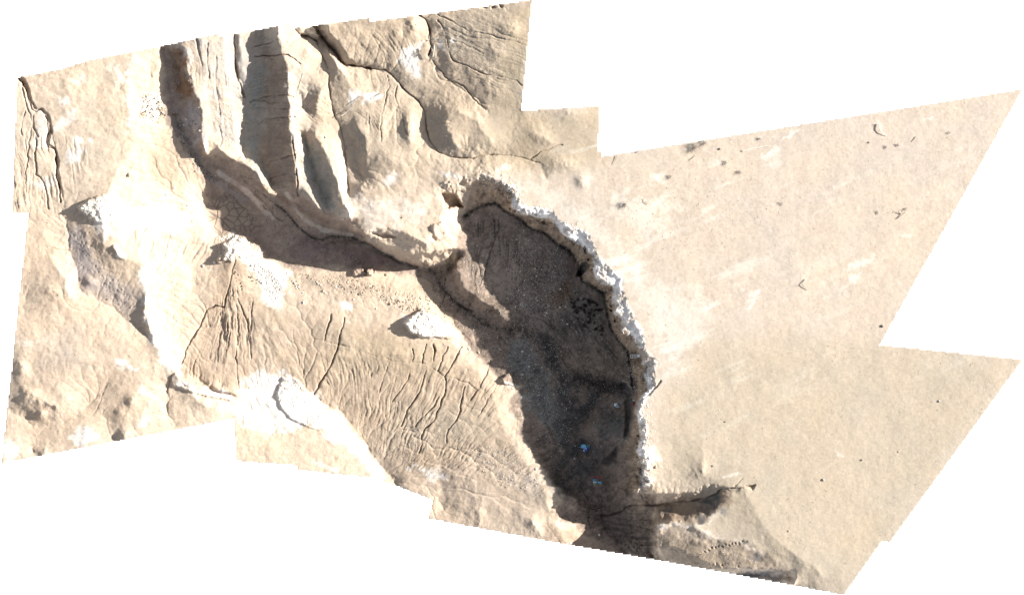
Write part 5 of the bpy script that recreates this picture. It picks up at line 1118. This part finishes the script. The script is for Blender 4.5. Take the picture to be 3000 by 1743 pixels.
# pale box, bucket, red rods, tarp, tube, ring, marker
e = empty('cool_box', 1742.5, 1411.9, 0, -.02, 'pale blue rectangular box between the open bucket and the lime bag', 'box')
bm = bmesh.new(); box_bm(bm, (0,0,.13), (.50,.22,.26)); bmesh.ops.bevel(bm, geom=bm.edges[:], offset=.02, segments=2, affect='EDGES'); bobj('box_body', bm, MT['cyan'], e)
bm = bmesh.new(); box_bm(bm, (0,0,.29), (.53,.25,.05)); bmesh.ops.bevel(bm, geom=bm.edges[:], offset=.015, segments=2, affect='EDGES'); bobj('lid', bm, MT['box'], e)
e = empty('bucket', 1743.8, 1406.6, 0, 0, 'round open grey bucket with a dark inside beside the small blue bag', 'bucket')
bm = bmesh.new(); a = []
for k in range(28):
    t = 2*math.pi*k/28; a.append([bm.verts.new((r*math.cos(t), r*math.sin(t), z)) for r, z in ((.13,0),(.165,.3),(.185,.31),(.185,.33),(.15,.33),(.12,.02))])
for k in range(28):
    p, q = a[k], a[(k+1) % 28]
    for i in range(5): bm.faces.new((p[i], q[i], q[i+1], p[i+1]))
bm.faces.new([r[5] for r in a]); bobj('bucket_wall', bm, MT['bucket'], e, True)
bm = bmesh.new(); tube_bm(bm, [(.17*math.cos(t), .17*math.sin(t), .33+.04*math.sin(t)) for t in [math.pi*k/8 for k in range(9)]], .01, .01, 5); bobj('wire_handle', bm, MT['alu'], e)
for k, (p, q, lab) in enumerate([((1732.6,1394.4),(1760,1399.6),'longer thin red survey rod lying on the dark floor'), ((1744.5,1396.6),(1763.4,1398.6),'shorter red survey rod crossing the right half of the longer one')]):
    e = empty('survey_rod', p[0], p[1], .06+.05*k, 0, lab, 'rod', 'red survey rods lying on the bowl floor')
    v = Vector((wx(q[0])-wx(p[0]), wy(q[1])-wy(p[1]), 0)); z1 = hz(*q)-hz(*p)+.02; v.z = z1
    bm = bmesh.new(); tube_bm(bm, [v*.0, v*.48], .026, .026, 8); tube_bm(bm, [v*.52, v], .032, .026, 8); bobj('red_section', bm, MT['red'], e)
    bm = bmesh.new(); tube_bm(bm, [v*.47, v*.53], .022, .022, 8); bobj('white_joint', bm, MT['white'], e)
e = empty('tarp', 1807.5, 1189, .03, 0, 'pale blue pointed tarp with a dark blue centre and green corner, raised off the floor', 'tarp')
OUTL = [(-8.6,-5.8),(-2.2,-10),(1.5,-8),(4,-4),(6.5,-.5),(9,3.6),(4,4),(0,3.8),(-4,2.2),(-7,.5),(-9,-2.5)]
vt = [((x)/PPM, -(y)/PPM, .22) for x, y in OUTL]; vi = [(x*.5/PPM, -(y*.5-.6)/PPM, .50+.05*(k % 2)) for k, (x, y) in enumerate(OUTL)]; n = len(OUTL)
vv = vt+vi+[(0, .05, .58)]+[(x, y, .20) for x, y, z in vt]
ff = [(k, (k+1) % n, n+(k+1) % n, n+k) for k in range(n)]+[(n+k, n+(k+1) % n, 2*n) for k in range(n)]+[(k, 2*n+1+k, 2*n+1+(k+1) % n, (k+1) % n) for k in range(n)]
mobj('sheet', vv, ff, MT['tarp'], e)
bm = bag_bm(.34, .14, .03, 5, .6); bmesh.ops.transform(bm, matrix=Matrix.Translation((-.02,.03,.56)) @ Matrix.Rotation(-.25, 4, 'Z'), verts=bm.verts); bobj('dark_centre', bm, MT['tarpdark'], e)
mobj('green_corner', [(.14,-.2,.27),(.47,-.21,.22),(.33,0,.28),(.28,-.10,.36),(.14,-.2,.2),(.47,-.21,.18),(.33,0,.22)], [(0,1,3),(1,2,3),(0,3,2),(4,6,5),(0,4,5,1),(1,5,6,2)], MT['tealgreen'], e)
for k, (x, y) in enumerate([(-6,-4), (3,2.5), (-4,1.5)]):
    bm = bmesh.new(); tube_bm(bm, [(x/PPM, -y/PPM, -.04), (x/PPM, -y/PPM, .26)], .015, .015, 6); bobj('support_pole', bm, MT['alu'], e)
e = empty('sample_tube', 1659, 1199, .03, 0, 'small teal tube lying on the grey floor left of the tarp', 'tube')
bm = bmesh.new(); tube_bm(bm, [(-.03,-.2,.03),(.02,.12,.03)], .03, .03, 8); bobj('tube_body', bm, MT['teal'], e); bm = bmesh.new(); tube_bm(bm, [(.02,.12,.03),(.035,.2,.03)], .038, .036, 8); bobj('screw_cap', bm, MT['white'], e)
e = empty('hoop', 1527.8, 892.3, .02, 0, 'small pale open ring lying among pale stones on the bowl floor', 'hoop')
bm = bmesh.new(); tube_bm(bm, [(.16*math.cos(t), .165*math.sin(t), .03) for t in [1.25+2*math.pi*k/24*.93 for k in range(25)]], .024, .024, 6); bobj('ring', bm, MT['white'], e)
bm = bmesh.new(); tube_bm(bm, [(.06,.15,.03),(.12,.25,.08)], .02, .012, 6); bobj('loose_end', bm, MT['white'], e)
e = empty('marker_sign', 1716, 801, .35, .0, 'small white marker of short parallel strips below the cave mouth', 'marker')
for c, r in (((-.08,0,0), .85), ((0,.01,.01), .9), ((.09,.02,0), .85)):
    bm = bmesh.new(); box_bm(bm, (0,0,0), (.2,.045,.02), Matrix.Translation(c) @ Matrix.Rotation(r, 4, 'Z')); bobj('strip', bm, MT['white'], e)
